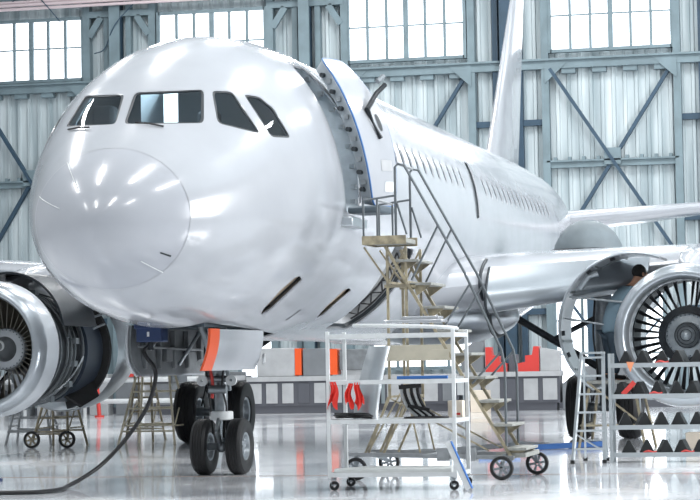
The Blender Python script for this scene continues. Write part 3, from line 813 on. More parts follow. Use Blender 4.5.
    for yy in (11.95, 12.12, 12.3, 12.42, 12.7) if sg > 0 else (11.2, 11.45, 11.62, 11.95, 12.12, 12.3, 12.7):
        pc.lathe([(.955, yy-.02), (.985, yy-.02), (.985, yy+.02), (.955, yy+.02)], o, 'Y', 64, closed=True)
    for k in range(16):
        t = R(k*22.5+7); pc.box(ex+1.0*math.cos(t)-.045, ex+1.0*math.cos(t)+.045, 12.15+.1*(k % 3), 12.32+.1*(k % 3), EZ+1.0*math.sin(t)-.05, EZ+1.0*math.sin(t)+.05)
    for k in range(5):
        t0 = R(-60+k*70); pc.path([(ex+1.01*math.cos(t0+.1*j), 11.9+.08*j, EZ+1.01*math.sin(t0+.1*j)) for j in range(10)], .018, 6)
    pc.build('fan_case_pipes', M['steel'], en)
    # pylon
    mb = MB(); sec = []
    for yy, zb, zt, hw in ((11.75, 2.88, 2.98, .06), (11.95, 2.80, 3.10, .16), (12.5, 2.75, 3.22, .20), (13.6, 2.7, 3.36, .20), (15, 2.55, 3.3, .20), (17.5, 2.6, 3.0, .12)):
        q = []
        for k in range(16):
            t = 2*math.pi*k/16; c, s = math.cos(t), math.sin(t)
            q.append((ex+hw*math.copysign(abs(c)**.5, c), yy, (zb+zt)/2+(zt-zb)/2*math.copysign(abs(s)**.5, s)))
        sec.append(q)
    mb.loft(sec).build('pylon', M['paint'], en, angle=50)
    return en
eP = engine(1); eS = engine(-1)
def shell(cx, cz, r, y0, y1, a0, a1, th=.05, n=36, taper=0):
    return MB().lathe([(r, y0), (r-taper, y1), (r-taper-th, y1), (r-th, y0)], (cx, 0, cz), 'Y', n, a0, a1, closed=True)
# right engine: raised inboard fan cowl door with its frame ribs and hold-open rods
cd = shell(4.82, 1.98, 1.22, 12.15, 13.35, 68, 236, .04).build('fan_cowl_door', M['cowl'], eP, angle=50)
MB().path([(4.82+1.2*math.cos(R(a)), 12.13, 1.98+1.2*math.sin(R(a))) for a in range(68, 238, 6)], .022, 8).build('cowl_edge_frame', M['lip'], eP)
for a in (100, 122, 150, 190, 215):
    t = R(a); MB().bar((4.82+1.175*math.cos(t), 12.2, 1.98+1.175*math.sin(t)), (4.82+1.175*math.cos(t), 13.3, 1.98+1.175*math.sin(t)), .025, .04).build('cowl_rib', M['steel'], eP)
for a in (104, 126, 182, 200):
    t = R(a); t2 = R(a+4); MB().bar((4.82+1.15*math.cos(t), 12.24, 1.98+1.15*math.sin(t)), (4.82+1.15*math.cos(t2), 12.24, 1.98+1.15*math.sin(t2)), .05, .05).build('cowl_latch_fitting', M['casedark'], eP)
MB().tube((3.75, 12.4, 2.5), (4.95, 12.5, 2.35), .02).build('hold_open_rod', M['steel'], eP)
MB().tube((3.66, 12.5, 2.15), (5.0, 12.6, 1.9), .018).build('hold_open_rod', M['steel'], eP)
MB().path([(3.95, 12.3, 2.62), (4.1, 12.28, 2.82), (4.25, 12.3, 2.86)], .05, 8).build('cowl_latch', M['lip'], eP)
# left engine: inboard fan cowl raised, reverser half open, aft sleeve
shell(-5.62, 2.10, 1.02, 11.3, 12.9, 5, 128, .04).build('fan_cowl_door', M['casedark'], eS, angle=50)
rv = shell(-5.72, 1.80, .95, 12.9, 13.75, -75, 40, .06).build('reverser_cowl', M['navy'], eS, angle=50)
rf = MB()
for yy in (13.73,): rf.lathe([(1.08, yy-.05), (1.08, yy+.05), (.93, yy+.05), (.93, yy-.05)], (-5.72, 0, 1.80), 'Y', 30, -76, 60, closed=True)
rf.build('reverser_frame', M['black'], eS)
MB().prism([(-5.35, 12.9, 1.05), (-5.0, 13.1, .78), (-4.86, 13.6, .95), (-5.0, 13.65, 1.25)], (.04, 0, .03)).build('lower_latch_panel', M['black'], eS)
MB().tube((-5.05, 13.0, 2.25), (-4.55, 13.9, 2.52), .022).build('hold_open_rod', M['lip'], eS)
MB().tube((-5.2, 12.9, 1.95), (-4.7, 13.6, 2.25), .022).build('hold_open_rod', M['lip'], eS)
MB().lathe([(1.10, 14.15), (1.13, 14.3), (1.08, 15.0), (.95, 15.6), (.92, 15.6), (1.04, 15.0), (1.07, 14.3)], (-5.75, 0, EZ), 'Y', 56, closed=True).build('exhaust_sleeve', M['silver'], eS)
MB().lathe([(1.10, 14.15), (1.13, 14.3), (1.08, 15.0), (.95, 15.6), (.92, 15.6), (1.04, 15.0), (1.07, 14.3)], (5.75, 0, EZ), 'Y', 56, -70, 70, closed=True).build('exhaust_sleeve', M['silver'], eP)

# ---- landing gear
def wheel(name_parent, cx, cy, r, w_, hub, side, rimmat):
    """tyre and rim of one wheel, axle along X"""
    h = w_/2; k = r
    prof = [(hub, -h*.72), (hub+.03, -h*.9), (r*.80, -h), (r*.93, -h*.92), (r*.985, -h*.66)]
    for i in range(4):     # tread grooves
        a = -h*.5+i*h/3
        prof += [(r, a-h*.10), (r, a-h*.02), (r-.012, a), (r-.012, a+h*.02), (r, a+h*.04)]
    prof += [(r*.985, h*.66), (r*.93, h*.92), (r*.80, h), (hub+.03, h*.9), (hub, h*.72)]
    ty = MB().lathe(prof, (cx, cy, r), 'X', 56, closed=True).build('tyre', M['tyre'], name_parent, angle=30)
    rp = [(.02, -h*.35), (hub*.35, -h*.5), (hub*.45, -h*.3), (hub*.75, -h*.3), (hub*.86, -h*.75), (hub*1.0, -h*.8), (hub*1.02, -h*.7), (hub*1.02, h*.7), (hub, h*.8), (hub*.86, h*.75), (hub*.75, h*.3), (hub*.45, h*.3), (hub*.35, h*.5), (.02, h*.35)]
    rm = MB().lathe(rp, (cx, cy, r), 'X', 32, closed=True)
    for s in (-1, 1):
        for q in range(8):
            t = R(q*45); rm.ball((cx+s*h*.32, cy+hub*.6*math.cos(t), r+hub*.6*math.sin(t)), hub*.11, n=8, m=6)
    rm.build('wheel_rim', rimmat, name_parent, angle=40)
GY = 5.07
ng = MB().tube((0, GY+.05, 2.6), (0, GY, .86), .085, 16).build('nose_gear', M['steel'], air)
MB().lathe([(.055, .74), (.15, .74), (.16, .75), (.16, .85), (.15, .86), (.055, .86)], (0, GY, 0), 'Z', 24, closed=True).build('gland_collar', M['trolley'], ng)
MB().tube((0, GY, .9), (0, GY, .36), .055, 16).build('shock_strut', M['chrome'], ng)
MB().tube((-.26, GY, .381), (.26, GY, .381), .05, 14).ball((0, GY, .38), .085).build('axle', M['steel'], ng)
for sx in (-.25, .25): wheel(ng, sx, GY, .381, .225, .19, 1, M['lip'])
MB().bar((0, GY-.12, .76), (0, GY-.24, .60), .08, .035, (1, 0, 0)).bar((0, GY-.24, .60), (0, GY-.07, .42), .09, .035, (1, 0, 0)).build('torque_link', M['steel'], ng)
MB().tube((-.05, GY-.02, 1.4), (-.05, GY-1.3, 2.5), .045).tube((.12, GY, 1.15), (.2, GY-.5, 1.9), .028).build('drag_strut', M['steel'], ng)
MB().tube((-.12, GY-.15, 1.16), (.12, GY-.15, 1.16), .06).tube((-.2, GY-.1, 1.3), (.2, GY-.1, 1.3), .045).box(-.07, .07, GY-.17, GY-.05, 1.38, 1.6).build('steering_actuator', M['steel'], ng)
for sx in (-.2, .21):
    for zz in (1.28, 1.5): MB().lathe([(.02, .0), (.075, .0), (.07, .06), (.03, .1)], (sx, GY-.24, zz), 'Y', 16, closed=True).build('taxi_light', M['trolley'], ng)
MB().path(curve_pts([(-.09, GY-.14, 1.9), (-.10, GY-.17, 1.5), (-.08, GY-.14, 1.25), (-.09, GY-.13, 1.04)]), .022, 8).build('red_hose', M['red'], ng)['label'] = 'red hose on the strut'
MB().path(curve_pts([(.05, GY-.12, 1.95), (.1, GY-.2, 1.5), (.06, GY-.16, 1.2), (.1, GY-.1, .9), (.05, GY-.08, .5)]), .014, 8).path(curve_pts([(-.16, GY-.1, 1.9), (-.18, GY-.16, 1.6), (-.14, GY-.1, 1.1), (-.1, GY-.08, .55)]), .014, 8).build('hydraulic_hose', M['black'], ng)
# nose gear doors: curved leaves hanging open at each side of the bay
def leaf(x, y0, y1, z0, z1, bulge, th, cut=.12, tilt=0):
    mb = MB(); secs = []
    for i in range(9):
        z = z0+(z1-z0)*i/8; u = i/8; dx = bulge*math.sin(math.pi*u*.8)
        a, b = y0, y1
        if u < .35: a = y0+cut*(1-u/.35)**2*2; b = y1-cut*(1-u/.35)**2*1.2
        zz = z; dx -= tilt*(1-u)
        secs.append([(x+dx, a, zz), (x+dx, b, zz), (x+dx-math.copysign(th, x), b, zz), (x+dx-math.copysign(th, x), a, zz)])
    return mb.loft(secs)
pd = leaf(.54, 2.74, 5.22, 1.42, 1.95, .05, .035, .03, .09).build('nose_gear_door', M['paint'], air, angle=40)
so = leaf(.545, 2.73, 3.14, 1.42, 1.955, .05, .03, .0, .09).build('orange_band', M['orange'], pd, angle=40); so['label'] = 'orange band at the front edge'
MB().path([(.6, 5.1, 1.5), (.55, 5.3, 1.62), (.5, 5.45, 1.6)], .02, 8).build('door_bracket', M['trolley'], pd)
sd = leaf(-.55, 2.84, 6.1, 1.36, 2.02, -.05, .03, .12).build('nose_gear_door', M['paint'], air, angle=40)
leaf(-.515, 2.88, 6.05, 1.39, 2.02, -.05, .025, .12).build('door_inner_skin', M['doorgrey'], sd, angle=40)
dm = MB()
for yy in (3.3, 3.9, 4.5, 5.1, 5.7): dm.box(-.53, -.46, yy-.03, yy+.03, 1.46, 1.96)
dm.tube((-.47, 3.0, 1.75), (-.47, 5.9, 1.70), .02).box(-.52, -.45, 4.1, 4.35, 1.55, 1.72)
dm.build('door_ribs', M['doorgrey'], sd, bevel=.01)
MB().tube((-.45, 4.6, 1.5), (-.1, 4.8, 2.1), .025).build('door_link_rod', M['lip'], sd)
MB().tube((-.45, 3.4, 1.7), (-.15, 3.5, 2.2), .02).build('door_link_rod', M['lip'], sd)
for sg in (1, -1):
    gx = 3.65 if sg > 0 else -3.88; gy = 17.5
    mg = MB().tube((gx, gy, 3.0), (gx, gy, .95), .16, 16).tube((gx, gy, .95), (gx, gy, .5), .10, 16).build('main_gear', M['steel'], air)
    MB().tube((gx-.5, gy, .585), (gx+.5, gy, .585), .08, 12).build('axle', M['steel'], mg)
    for dx in (-.465, .465): wheel(mg, gx+dx, gy, .585, .42, .27, 1, M['lip'])
    MB().tube((gx, gy, 1.25), (gx-sg*1.9, gy-.2, 2.45), .07).tube((gx-sg*.9, gy-.1, 1.85), (gx, gy, 2.3), .05).build('side_stay', M['casedark'], mg)
    MB().bar((gx, gy-.18, 1.2), (gx, gy-.34, .9), .12, .05, (1, 0, 0)).bar((gx, gy-.34, .9), (gx, gy-.1, .65), .12, .05, (1, 0, 0)).build('torque_link', M['steel'], mg)
    MB().box(gx+sg*.72-.02, gx+sg*.72+.02, gy-.5, gy+.5, 1.15, 2.7).build('leg_door', M['paint'], mg, bevel=.01)
    MB().path(curve_pts([(gx-.12, gy-.2, 2.6), (gx-.16, gy-.22, 1.9), (gx-.1, gy-.2, 1.2), (gx-.2, gy-.2, .7)]), .018, 6).build('brake_hose', M['black'], mg)
# dark-grey arched fairing panel on top of the wing root is a separate cover (see below)
# ---------------------------------------------------------------- things on the wing
dm = thing('dome_cover', 'grey dome-shaped cover with a dark bolted rim resting on the wing', 'cover', (3.62, 15.9, 3.30))
MB().lathe([(.62, .10), (.60, .20), (.50, .40), (.36, .54), (.18, .63), (.001, .66)], (3.62, 15.9, 3.30), 'Z', 40).build('dome', M['dome'], dm)
MB().lathe([(.74, 0), (.74, .04), (.66, .13), (.60, .13), (.60, 0)], (3.62, 15.9, 3.30), 'Z', 40, closed=True).build('bolted_rim', M['casedark'], dm)
for k in range(24):
    t = R(k*15); MB().ball((3.62+.705*math.cos(t), 15.9+.705*math.sin(t), 3.385), .022, n=8, m=6).build('bolt', M['steel'], dm)
# ---------------------------------------------------------------- wheeled access stairs
T = M['tan']; G = M['tangrey']; RG = M['rail']
def cart_wheel(parent, x, y, r, w_=.05, spokes=6, m=None, rot=0):
    t = MB().lathe([(r*.72, -w_/2), (r*.95, -w_/2), (r, -w_/4), (r, w_/4), (r*.95, w_/2), (r*.72, w_/2)], (0, 0, 0), 'Y', 32, closed=True)
    sp = MB().lathe([(.02, -w_*.6), (r*.22, -w_*.6), (r*.22, w_*.6), (.02, w_*.6)], (0, 0, 0), 'Y', 16, closed=True)
    for k in range(spokes):
        a = R(k*360/spokes+10); sp.bar((r*.2*math.cos(a), 0, r*.2*math.sin(a)), (r*.76*math.cos(a), 0, r*.76*math.sin(a)), .03, .022, (0, 1, 0))
    sp.lathe([(r*.68, -w_*.3), (r*.74, -w_*.3), (r*.74, w_*.3), (r*.68, w_*.3)], (0, 0, 0), 'Y', 32, closed=True)
    for mb in (t, sp):
        c, s = math.cos(rot), math.sin(rot)
        mb.v = [(p[0]*c-p[1]*s+x, p[0]*s+p[1]*c+y, p[2]+r) for p in mb.v]
    wt = t.build('wheel_tyre', M['tyre'], parent); sp.build('wheel_spokes', m or M['steel'], wt); return wt
st = thing('access_stairs', 'tall wheeled access stairs with worn tan frame and handrails below the open aircraft door', 'stairs', (3.2, 4.2, 0))
YN, YF = 3.35, 4.25
mb = MB()
for y in (YN, YF):
    mb.bar((2.72, y, 2.95), (4.30, y, .24), .035, .062, (0, 1, 0))
mb.build('stringer', T, st)
NS = 9
for k in range(NS):
    t = (k+.6)/NS; x = 2.78+(4.28-2.78)*t; z = 2.93-(2.93-.24)*t
    tr = MB().box(x-.02, x+.26, YN-.02, YF+.02, z, z+.035).build('step', M['tread'], st, bevel=.006)
    for yb in (YN+.03, YF-.06): MB().prism([(x+.02, yb, z), (x+.24, yb, z), (x+.06, yb, z-.13)], (0, .03, 0)).build('step_bracket', T, tr)
# platform
pf = MB().box(2.45, 2.98, YN-.05, 3.98, 3.0, 3.06).build('platform', M['tread'], st, bevel=.01)
MB().box(2.43, 3.0, YN-.07, YN-.05, 2.98, 3.09).box(2.43, 3.0, 3.98, 4.0, 2.98, 3.09).box(2.43, 2.45, YN-.05, 3.98, 2.98, 3.09).build('platform_rim', T, pf)
for y, nm in ((YN, 'handrail'), (YF, 'handrail')):
    x0 = 2.86
    pts = curve_pts([(x0, y, 3.06), (x0, y, 3.95)], 2)
    hb = MB().path([(x0, y, 3.06), (x0, y, 3.96), (2.90, y, 4.0), (2.98, y, 3.98), (3.72, y, 2.62), (4.18, y, 1.62), (4.22, y, 1.40), (4.22, y, .42)], .017, 8)
    hb.build('handrail', RG, st)
    MB().tube((2.62, y, 3.08), (2.62, y, 3.55), .014).tube((2.44, y, 3.08), (2.44, y, 3.55), .014).tube((2.44, y, 3.55), (x0, y, 3.6), .014).build('platform_guard', RG, st)
    MB().tube((x0+.02, y, 3.5), (3.0, y, 3.1), .014).tube((3.40, y, 3.2), (3.05, y, 2.52), .014).tube((3.80, y, 2.46), (3.42, y, 1.86), .014).tube((4.18, y, 1.6), (3.80, y, 1.2), .014).build('rail_brace', RG, st)
MB().tube((2.9, YN, 4.0), (2.9, YF, 4.0), .016).build('top_bar', G, st)
MB().tube((2.62, YN, 3.55), (2.62, YF, 3.55), .014).build('top_bar', G, st)
# tower legs
for x in (2.74, 2.98):
    for y in (YN, YF):
        MB().bar((x, y, 2.95), (x, y, 1.02), .032, .032).bar((x, y, 1.05), (x-.34, y, .32), .028, .028, (0, 1, 0)).build('leg', T, st)
for y in (YN, YF):
    fr = MB()
    fr.bar((2.44, y, 2.95), (2.75, y, 2.5), .024, .024, (0, 1, 0)).bar((2.98, y, 2.95), (2.76, y, 2.5), .02, .02, (0, 1, 0))
    fr.bar((2.70, y, 2.45), (3.10, y, 2.45), .04, .04).bar((2.72, y, 1.05), (2.45, y, .33), .024, .024, (0, 1, 0)).bar((2.76, y, 1.02), (4.0, y, .36), .02, .02, (0, 1, 0)).bar((3.0, y, 1.3), (2.45, y, .36), .02, .02, (0, 1, 0))
    fr.bar((2.98, y, 1.0), (3.12, y, .34), .02, .02, (0, 1, 0))
    fr.build('bracing', T, st)
for z, x in ((2.5, 2.74), (1.05, 2.74), (2.5, 2.98), (1.05, 2.98)): MB().bar((x, YN, z), (x, YF, z), .028, .028).build('cross_tube', T, st)
MB().box(2.70, 3.56, YN-.03, YN, 1.50, 1.70).box(3.3, 3.52, YN-.034, YN-.03, 1.52, 1.64).build('cross_board', M['cream'], st, bevel=.006)
bs = MB()
for y in (YN-.05, YF+.1): bs.bar((2.2, y, .33), (4.32, y, .27), .05, .05)
for x in (2.3, 3.2, 4.2): bs.bar((x, YN-.05, .3), (x, YF+.1, .3), .045, .045)
bs.box(3.35, 3.5, YN-.1, YN, .24, .40).box(3.72, 3.84, YN-.1, YN, .24, .40)
bs.build('base_frame', G, st)
MB().box(4.08, 4.46, YN+.02, YF+.2, .27, .33).build('bottom_step', M['tread'], st, bevel=.008)
for x, y in ((2.30, 3.28), (4.18, 3.2), (2.30, 5.2), (4.42, 4.50)): cart_wheel(st, x, y, .15 if x > 4 else .145, .055)
for a, b in (((2.30, YF+.1, .28), (2.30, 5.2, .16)), ((4.42, YF+.1, .28), (4.42, 4.5, .16)), ((4.18, 3.2, .16), (4.18, 3.3, .27)), ((2.30, 3.28, .16), (2.30, 3.3, .3))):
    MB().bar(a, b, .04, .04).build('axle_arm', M['steel'], st)
MB().box(3.62, 3.70, YN-.06, YN-.03, 1.06, 1.30).build('sign_plate', M['trolley'], st)
# ---------------------------------------------------------------- shelf trolley in front
tl = thing('shelf_trolley', 'white tubular shelf trolley on castors in front of the access stairs', 'trolley', (3.25, 1.5, 0))
TX0, TX1, TY0, TY1 = 2.50, 4.0, 1.12, 1.95
for x in (TX0, TX1):
    for y in (TY0, TY1): MB().bar((x, y, .14), (x, y, 1.86), .042, .042).build('post', M['trolley'], tl, bevel=.004)
for z, s in ((1.80, 0), (1.26, 2), (.80, 1), (.18, 1)):
    mb = MB().bar((TX0, TY0, z), (TX1, TY0, z), .04, .05).bar((TX0, TY1, z), (TX1, TY1, z), .04, .05).bar((TX0, TY0, z), (TX0, TY1, z), .04, .05).bar((TX1, TY0, z), (TX1, TY1, z), .04, .05)
    r_ = mb.build('shelf_rail', M['trolley'], tl)
    if s: MB().box(TX0, TX1, TY0, TY0+.45 if s == 2 else TY1, z+.01, z+.022).build('shelf_sheet', M['trolley'], r_)
for x in (TX0+.05, TX1-.02):
    for y in (TY0, TY1):
        cw = MB().lathe([(.02, -.016), (.055, -.016), (.055, .016), (.02, .016)], (x, y+.02, .055), 'Y', 20, closed=True).build('castor_wheel', M['tyre'], tl)
        MB().box(x-.03, x+.03, y-.005, y+.045, .055, .07).box(x-.03, x-.025, y-.008, y, .05, .15).box(x-.02, x+.02, y-.01, y+.05, .115, .15).build('castor_fork', M['steel'], cw)
# oval hoop lid on top
h = [(3.35+.62*math.cos(R(a)), 1.52+.36*math.sin(R(a)), 1.87+.06*math.sin(R(a/2))) for a in range(0, 360, 8)]
hp = single('oval_hoop', 'white oval hoop lying on top of the shelf trolley', 'hoop', MB().path(h, .022, 8, closed=True), M['trolley'])
single('cover_panel', 'wide white cover panel at the bottom of the pair on the shelf trolley top', 'panel', MB().box(3.12, 3.82, 1.35, 1.75, 1.95, 1.985), M['paint'], bevel=.01)
single('cover_panel', 'small white cover panel lying on the wider one on the shelf trolley top', 'panel', MB().box(3.34, 3.78, 1.40, 1.70, 1.985, 2.025), M['paint'], bevel=.01)
MB()
single('foam_bar', 'blue foam bar lying on the upper shelf of the white trolley', 'bar', MB().box(3.32, 3.92, 1.14, 1.2, 1.287, 1.325), M['bluebar'], bevel=.004)
for k, lab in enumerate(('long grey plank at the front edge of the trolley bottom shelf', 'grey plank in the middle of the trolley bottom shelf', 'grey plank at the back of the trolley bottom shelf')):
    single('plank', lab, 'plank', MB().box(2.55+.08*k, 3.95-.05*k, 1.14+.25*k, 1.34+.25*k, .203, .25), M['plank'], 'planks on the trolley bottom shelf', bevel=.004)
lb = MB(); 
for k in range(1): lb.bar((3.94, 1.02, .56), (4.20, .88, .03), .075, .03, (0, 1, 0.3))
o = single('leaning_board', 'pale blue board leaning against the end of the white trolley near the stairs', 'board', lb, M['trolley'])
MB().bar((3.982, .99, .565), (4.242, .858, .035), .012, .04, (0, 1, .3)).build('blue_edge', M['bluebar'], o)['label'] = 'blue edge'
single('foam_bar', 'thin blue bar lying on the floor behind the stair base', 'bar', MB().bar((2.75, 9.4, .035), (3.35, 9.6, .035), .06, .06), M['bluebar'])
def cloth(name, lab, x, z, w_, h_, y, seed):
    mb = MB(); nx, nz = 8, 10; vs = []
    for i in range(nz+1):
        for k in range(nx+1):
            u = k/nx-.5; v = i/nz
            vs.append((x+u*w_*(.55+.45*v)+.02*math.sin(seed+v*5), y+.035*math.sin(u*13+seed+v*2)*(.3+v), z-v*h_*(1-.18*math.cos(u*7+seed))))
    fs = [(i*(nx+1)+k, i*(nx+1)+k+1, (i+1)*(nx+1)+k+1, (i+1)*(nx+1)+k) for i in range(nz) for k in range(nx)]
    mb.add(vs, fs); n = len(vs)
    mb.add([(a, b+.008, c) for a, b, c in vs], [f[::-1] for f in fs])
    return single(name, lab, 'cloth', mb, M['redcloth'], 'red cloths on the shelf trolley', angle=60)
cloth('red_cloth', 'red cloth hanging at the front corner post of the trolley', 2.56, 1.27, .13, .28, 1.09, 0)
cloth('red_cloth', 'narrow red cloth hanging from the trolley shelf beside the rear post', 2.76, 1.25, .10, .26, 1.09, 2)
cloth('red_cloth', 'pointed red cloth hanging furthest from the corner post on the trolley shelf', 2.87, 1.26, .11, .28, 1.10, 4)
hc = [(2.7+.22*math.cos(R(a))*(1+.1*math.sin(R(a*1.3))), 1.5+.2*math.sin(R(a)), .834+.00006*a) for a in range(0, 900, 15)]
single('hose_coil', 'black hose coiled on the lower shelf of the white trolley', 'hose', MB().path(hc, .011, 6), M['cable'])
# ---------------------------------------------------------------- chock rack on the right
rk = thing('chock_rack', 'grey steel rack holding rows of black chocks, beside the stepladder', 'rack', (6.2, 8, 0))
RX0, RX1, RY0, RY1 = 4.98, 7.6, 7.72, 8.10
for x in (RX0, RX1):
    for y in (RY0, RY1):
        MB().bar((x, y, 0), (x, y, 1.55), .04, .04).build('post', M['alu'], rk)
SZ = (1.36, .92, .48, .09)
for z in SZ:
    sh = MB().box(RX0-.02, RX1+.02, RY0, RY1, z, z+.035).build('shelf', M['alu'], rk, bevel=.004)
    MB().box(RX0, RX1, RY0-.012, RY0, z-.015, z+.05).build('shelf_lip', M['alu'], sh)
MB().bar((RX0, RY0, .09), (RX0, RY1, .9), .02, .02).build('end_brace', M['alu'], rk)
proto = None; ordn = ['first', 'second', 'third', 'fourth', 'fifth', 'sixth', 'seventh']
rown = ['top shelf', 'second shelf from the top', 'third shelf from the top', 'bottom shelf']
def chock_mesh():
    mb = MB(); d = .30
    out = [(-.105, 0), (-.10, .025), (-.018, .19), (.018, .19), (.10, .025), (.105, 0)]
    return mb.prism([(x, -d/2, z) for x, z in out], (0, d, 0))
for r_, z in enumerate(SZ):
    for k in range(7):
        x = RX0+.16+.255*k+(.06, 0, .03, .07)[r_]
        if proto is None:
            o = chock_mesh().build('wheel_chock', M['chock'], bevel=.008); proto = o
        else:
            o = proto.copy(); COL.objects.link(o)
        o.location = (x, RY0+.18, z+.035); o.rotation_euler = (0, 0, rnd(-.25, .25))
        tag(o, '%s black chock from the rack post on the %s' % (ordn[k], rown[r_]), 'chock', 'black chocks on the rack')
def tagmesh(x, y, z, s): return MB().prism([(x-s, y, z+s*1.6), (x+s, y, z+s*1.5), (x+s*.5, y, z+.3*s), (x, y, z-s*1.1), (x-s*.6, y, z+.2*s)], (0, .012, 0))
single('orange_tag', 'orange pointed tag hanging over the top shelf lip of the chock rack', 'tag', tagmesh(5.28, 7.69, 1.34, .055), mat('tag_orange', '#e0916a', .7))
single('warning_streamer', 'red and white streamer tucked between chocks on the second rack shelf', 'streamer', MB().bar((5.16, 7.73, .965), (5.33, 7.71, 1.14), .02, .07, (1, 0, 0)), M['red'])
for k, (x, z, lab) in enumerate(((5.72, 1.36, 'red strap lying on the top shelf of the chock rack'), (5.62, .92, 'red strap on the second shelf of the chock rack'), (5.52, .09, 'red strap near the post on the bottom shelf of the chock rack'), (6.05, .09, 'red strap further from the post on the bottom shelf of the chock rack'))):
    single('red_strap', lab, 'strap', MB().path(curve_pts([(x-.08, RY0+.015, z+.045), (x-.02, RY0+.01, z+.07), (x+.05, RY0+.015, z+.05), (x+.1, RY0+.02, z+.06)], 4), .018, 6), M['red'], 'red straps on the chock rack')
bx = single('white_carton', 'pale carton standing on the floor behind the chock rack', 'box', MB().box(5.6, 6.15, 12.3, 12.75, 0, .26), M['card'], bevel=.01)
# ---------------------------------------------------------------- aluminium stepladder
ld = thing('stepladder', 'aluminium stepladder standing at the end of the chock rack nearest the stairs', 'ladder', (4.7, 7.5, 0))
LA, LB = [(4.46, 7.45, 0), (4.60, 7.62, 1.56)], [(4.90, 7.55, 0), (4.90, 7.66, 1.56)]
for a, b in (LA, LB): MB().bar(a, b, .05, .03).build('rail', M['alu'], ld)
for k in range(6):
    t = .13+.166*k
    a = Vector(LA[0]).lerp(Vector(LA[1]), t); b = Vector(LB[0]).lerp(Vector(LB[1]), t); MB().bar(a, b, .07, .028).build('rung', M['alu'], ld)
for a, b in (((4.52, 8.35, 0), (4.62, 7.68, 1.5)), ((4.84, 8.35, 0), (4.88, 7.7, 1.5))): MB().bar(a, b, .03, .025).build('rear_leg', M['alu'], ld)
MB().bar((4.5, 7.5, .42), (4.86, 8.3, .1), .018, .018).bar((4.53, 8.3, .3), (4.85, 8.3, .3), .018, .018).build('brace', M['alu'], ld)
MB().box(4.58, 4.92, 7.58, 7.74, 1.55, 1.58).build('top_cap', M['alu'], ld)
for x, y in ((4.46, 7.45), (4.90, 7.55), (4.52, 8.35), (4.84, 8.35)): MB().box(x-.03, x+.03, y-.03, y+.03, 0, .05).build('rubber_foot', M['black'], ld)
# ---------------------------------------------------------------- work platform and person at the right engine
wp = thing('work_platform', 'tan tubular work platform with a grey deck under the mechanic', 'platform', (4.55, 12.7, 0))
WX0, WX1, WY0, WY1, WZ = 4.05, 4.85, 12.15, 13.3, 1.12
MB().box(WX0, WX1, WY0, WY1, WZ-.05, WZ).build('deck', M['tread'], wp)
for x in (WX0+.04, WX1-.04):
    for y in (WY0+.04, WY1-.04):
        sx = -.18 if x < 4.6 else .18; sy = -.2 if y < 12.8 else .3
        MB().tube((x, y, WZ-.05), (x+sx, y+sy, 0), .024).build('leg', T, wp)
MB().tube((WX0-.1, WY0-.1, .4), (WX1+.1, WY0-.1, .4), .018).tube((WX0-.1, WY0-.1, .4), (WX0-.1, WY1+.2, .4), .018).tube((WX1+.1, WY0-.1, .4), (WX1+.1, WY1+.2, .4), .018).tube((WX0, WY0, 1.1), (WX1+.1, WY0-.1, .4), .018).build('cross_tubes', T, wp)

pr = thing('person', 'person in a grey jacket leaning towards the engine inside its raised cowl, seen from behind', 'person', (4.58, 12.62, WZ))
def skin_mesh(name, verts, edges, m, parent, sub=2):
    o0 = root_loc(parent); me = bpy.data.meshes.new(name)
    me.from_pydata([tuple(Vector(v[0])-o0) for v in verts], edges, [])
    o = bpy.data.objects.new(name, me); COL.objects.link(o)
    o.modifiers.new('skin', 'SKIN'); 
    if not me.skin_vertices: me.attributes
    sk = me.skin_vertices[0].data if me.skin_vertices else None
    if sk:
        for i, v in enumerate(verts):
            r = v[1]; sk[i].radius = r if isinstance(r, tuple) else (r, r)
        sk[0].use_root = True
    s = o.modifiers.new('sub', 'SUBSURF'); s.levels = sub; s.render_levels = sub
    dg = bpy.context.evaluated_depsgraph_get(); ev = o.evaluated_get(dg)
    nm = bpy.data.meshes.new_from_object(ev)
    for p in nm.polygons: p.use_smooth = True
    nm.materials.clear(); nm.materials.append(m)
    o2 = bpy.data.objects.new(name, nm); bpy.data.objects.remove(o); COL.objects.link(o2); o2.parent = parent
    return o2
# the mechanic stands with bent back, turned to the engine on the right
PX, PY = 4.40, 12.62
FWD = Vector((.82, .57, 0)); SID = Vector((.57, -.82, 0))      # SID points to the side nearest the camera
def pp_(f, s, z): v = Vector((PX, PY, z))+FWD*f+SID*s; return (v.x, v.y, v.z)
def limb(s):
    if s > 0: return pp_(.34, .21, 2.55), pp_(.56, .30, 2.42), pp_(.80, .28, 2.56)
    return pp_(.34, -.21, 2.55), pp_(.58, -.30, 2.46), pp_(.82, -.20, 2.60)
def chain(V, E, i, *ps):
    for p, r in ps:
        V.append((p, r if isinstance(r, tuple) else (r, r))); E.append((i, len(V)-1)); i = len(V)-1
    return i
V_ = [(pp_(0, 0, 1.98), (.09, .09))]; E_ = []
c_ = chain(V_, E_, 0, (pp_(.09, 0, 2.22), (.10, .09)), (pp_(.24, 0, 2.46), (.11, .10)))
n_ = chain(V_, E_, c_, (pp_(.38, 0, 2.64), (.07, .065)), (pp_(.46, 0, 2.72), .055))
chain(V_, E_, n_, (pp_(.51, 0, 2.78), (.075, .08)), (pp_(.56, 0, 2.86), (.097, .095)), (pp_(.58, 0, 2.94), (.08, .08)))
HN = []
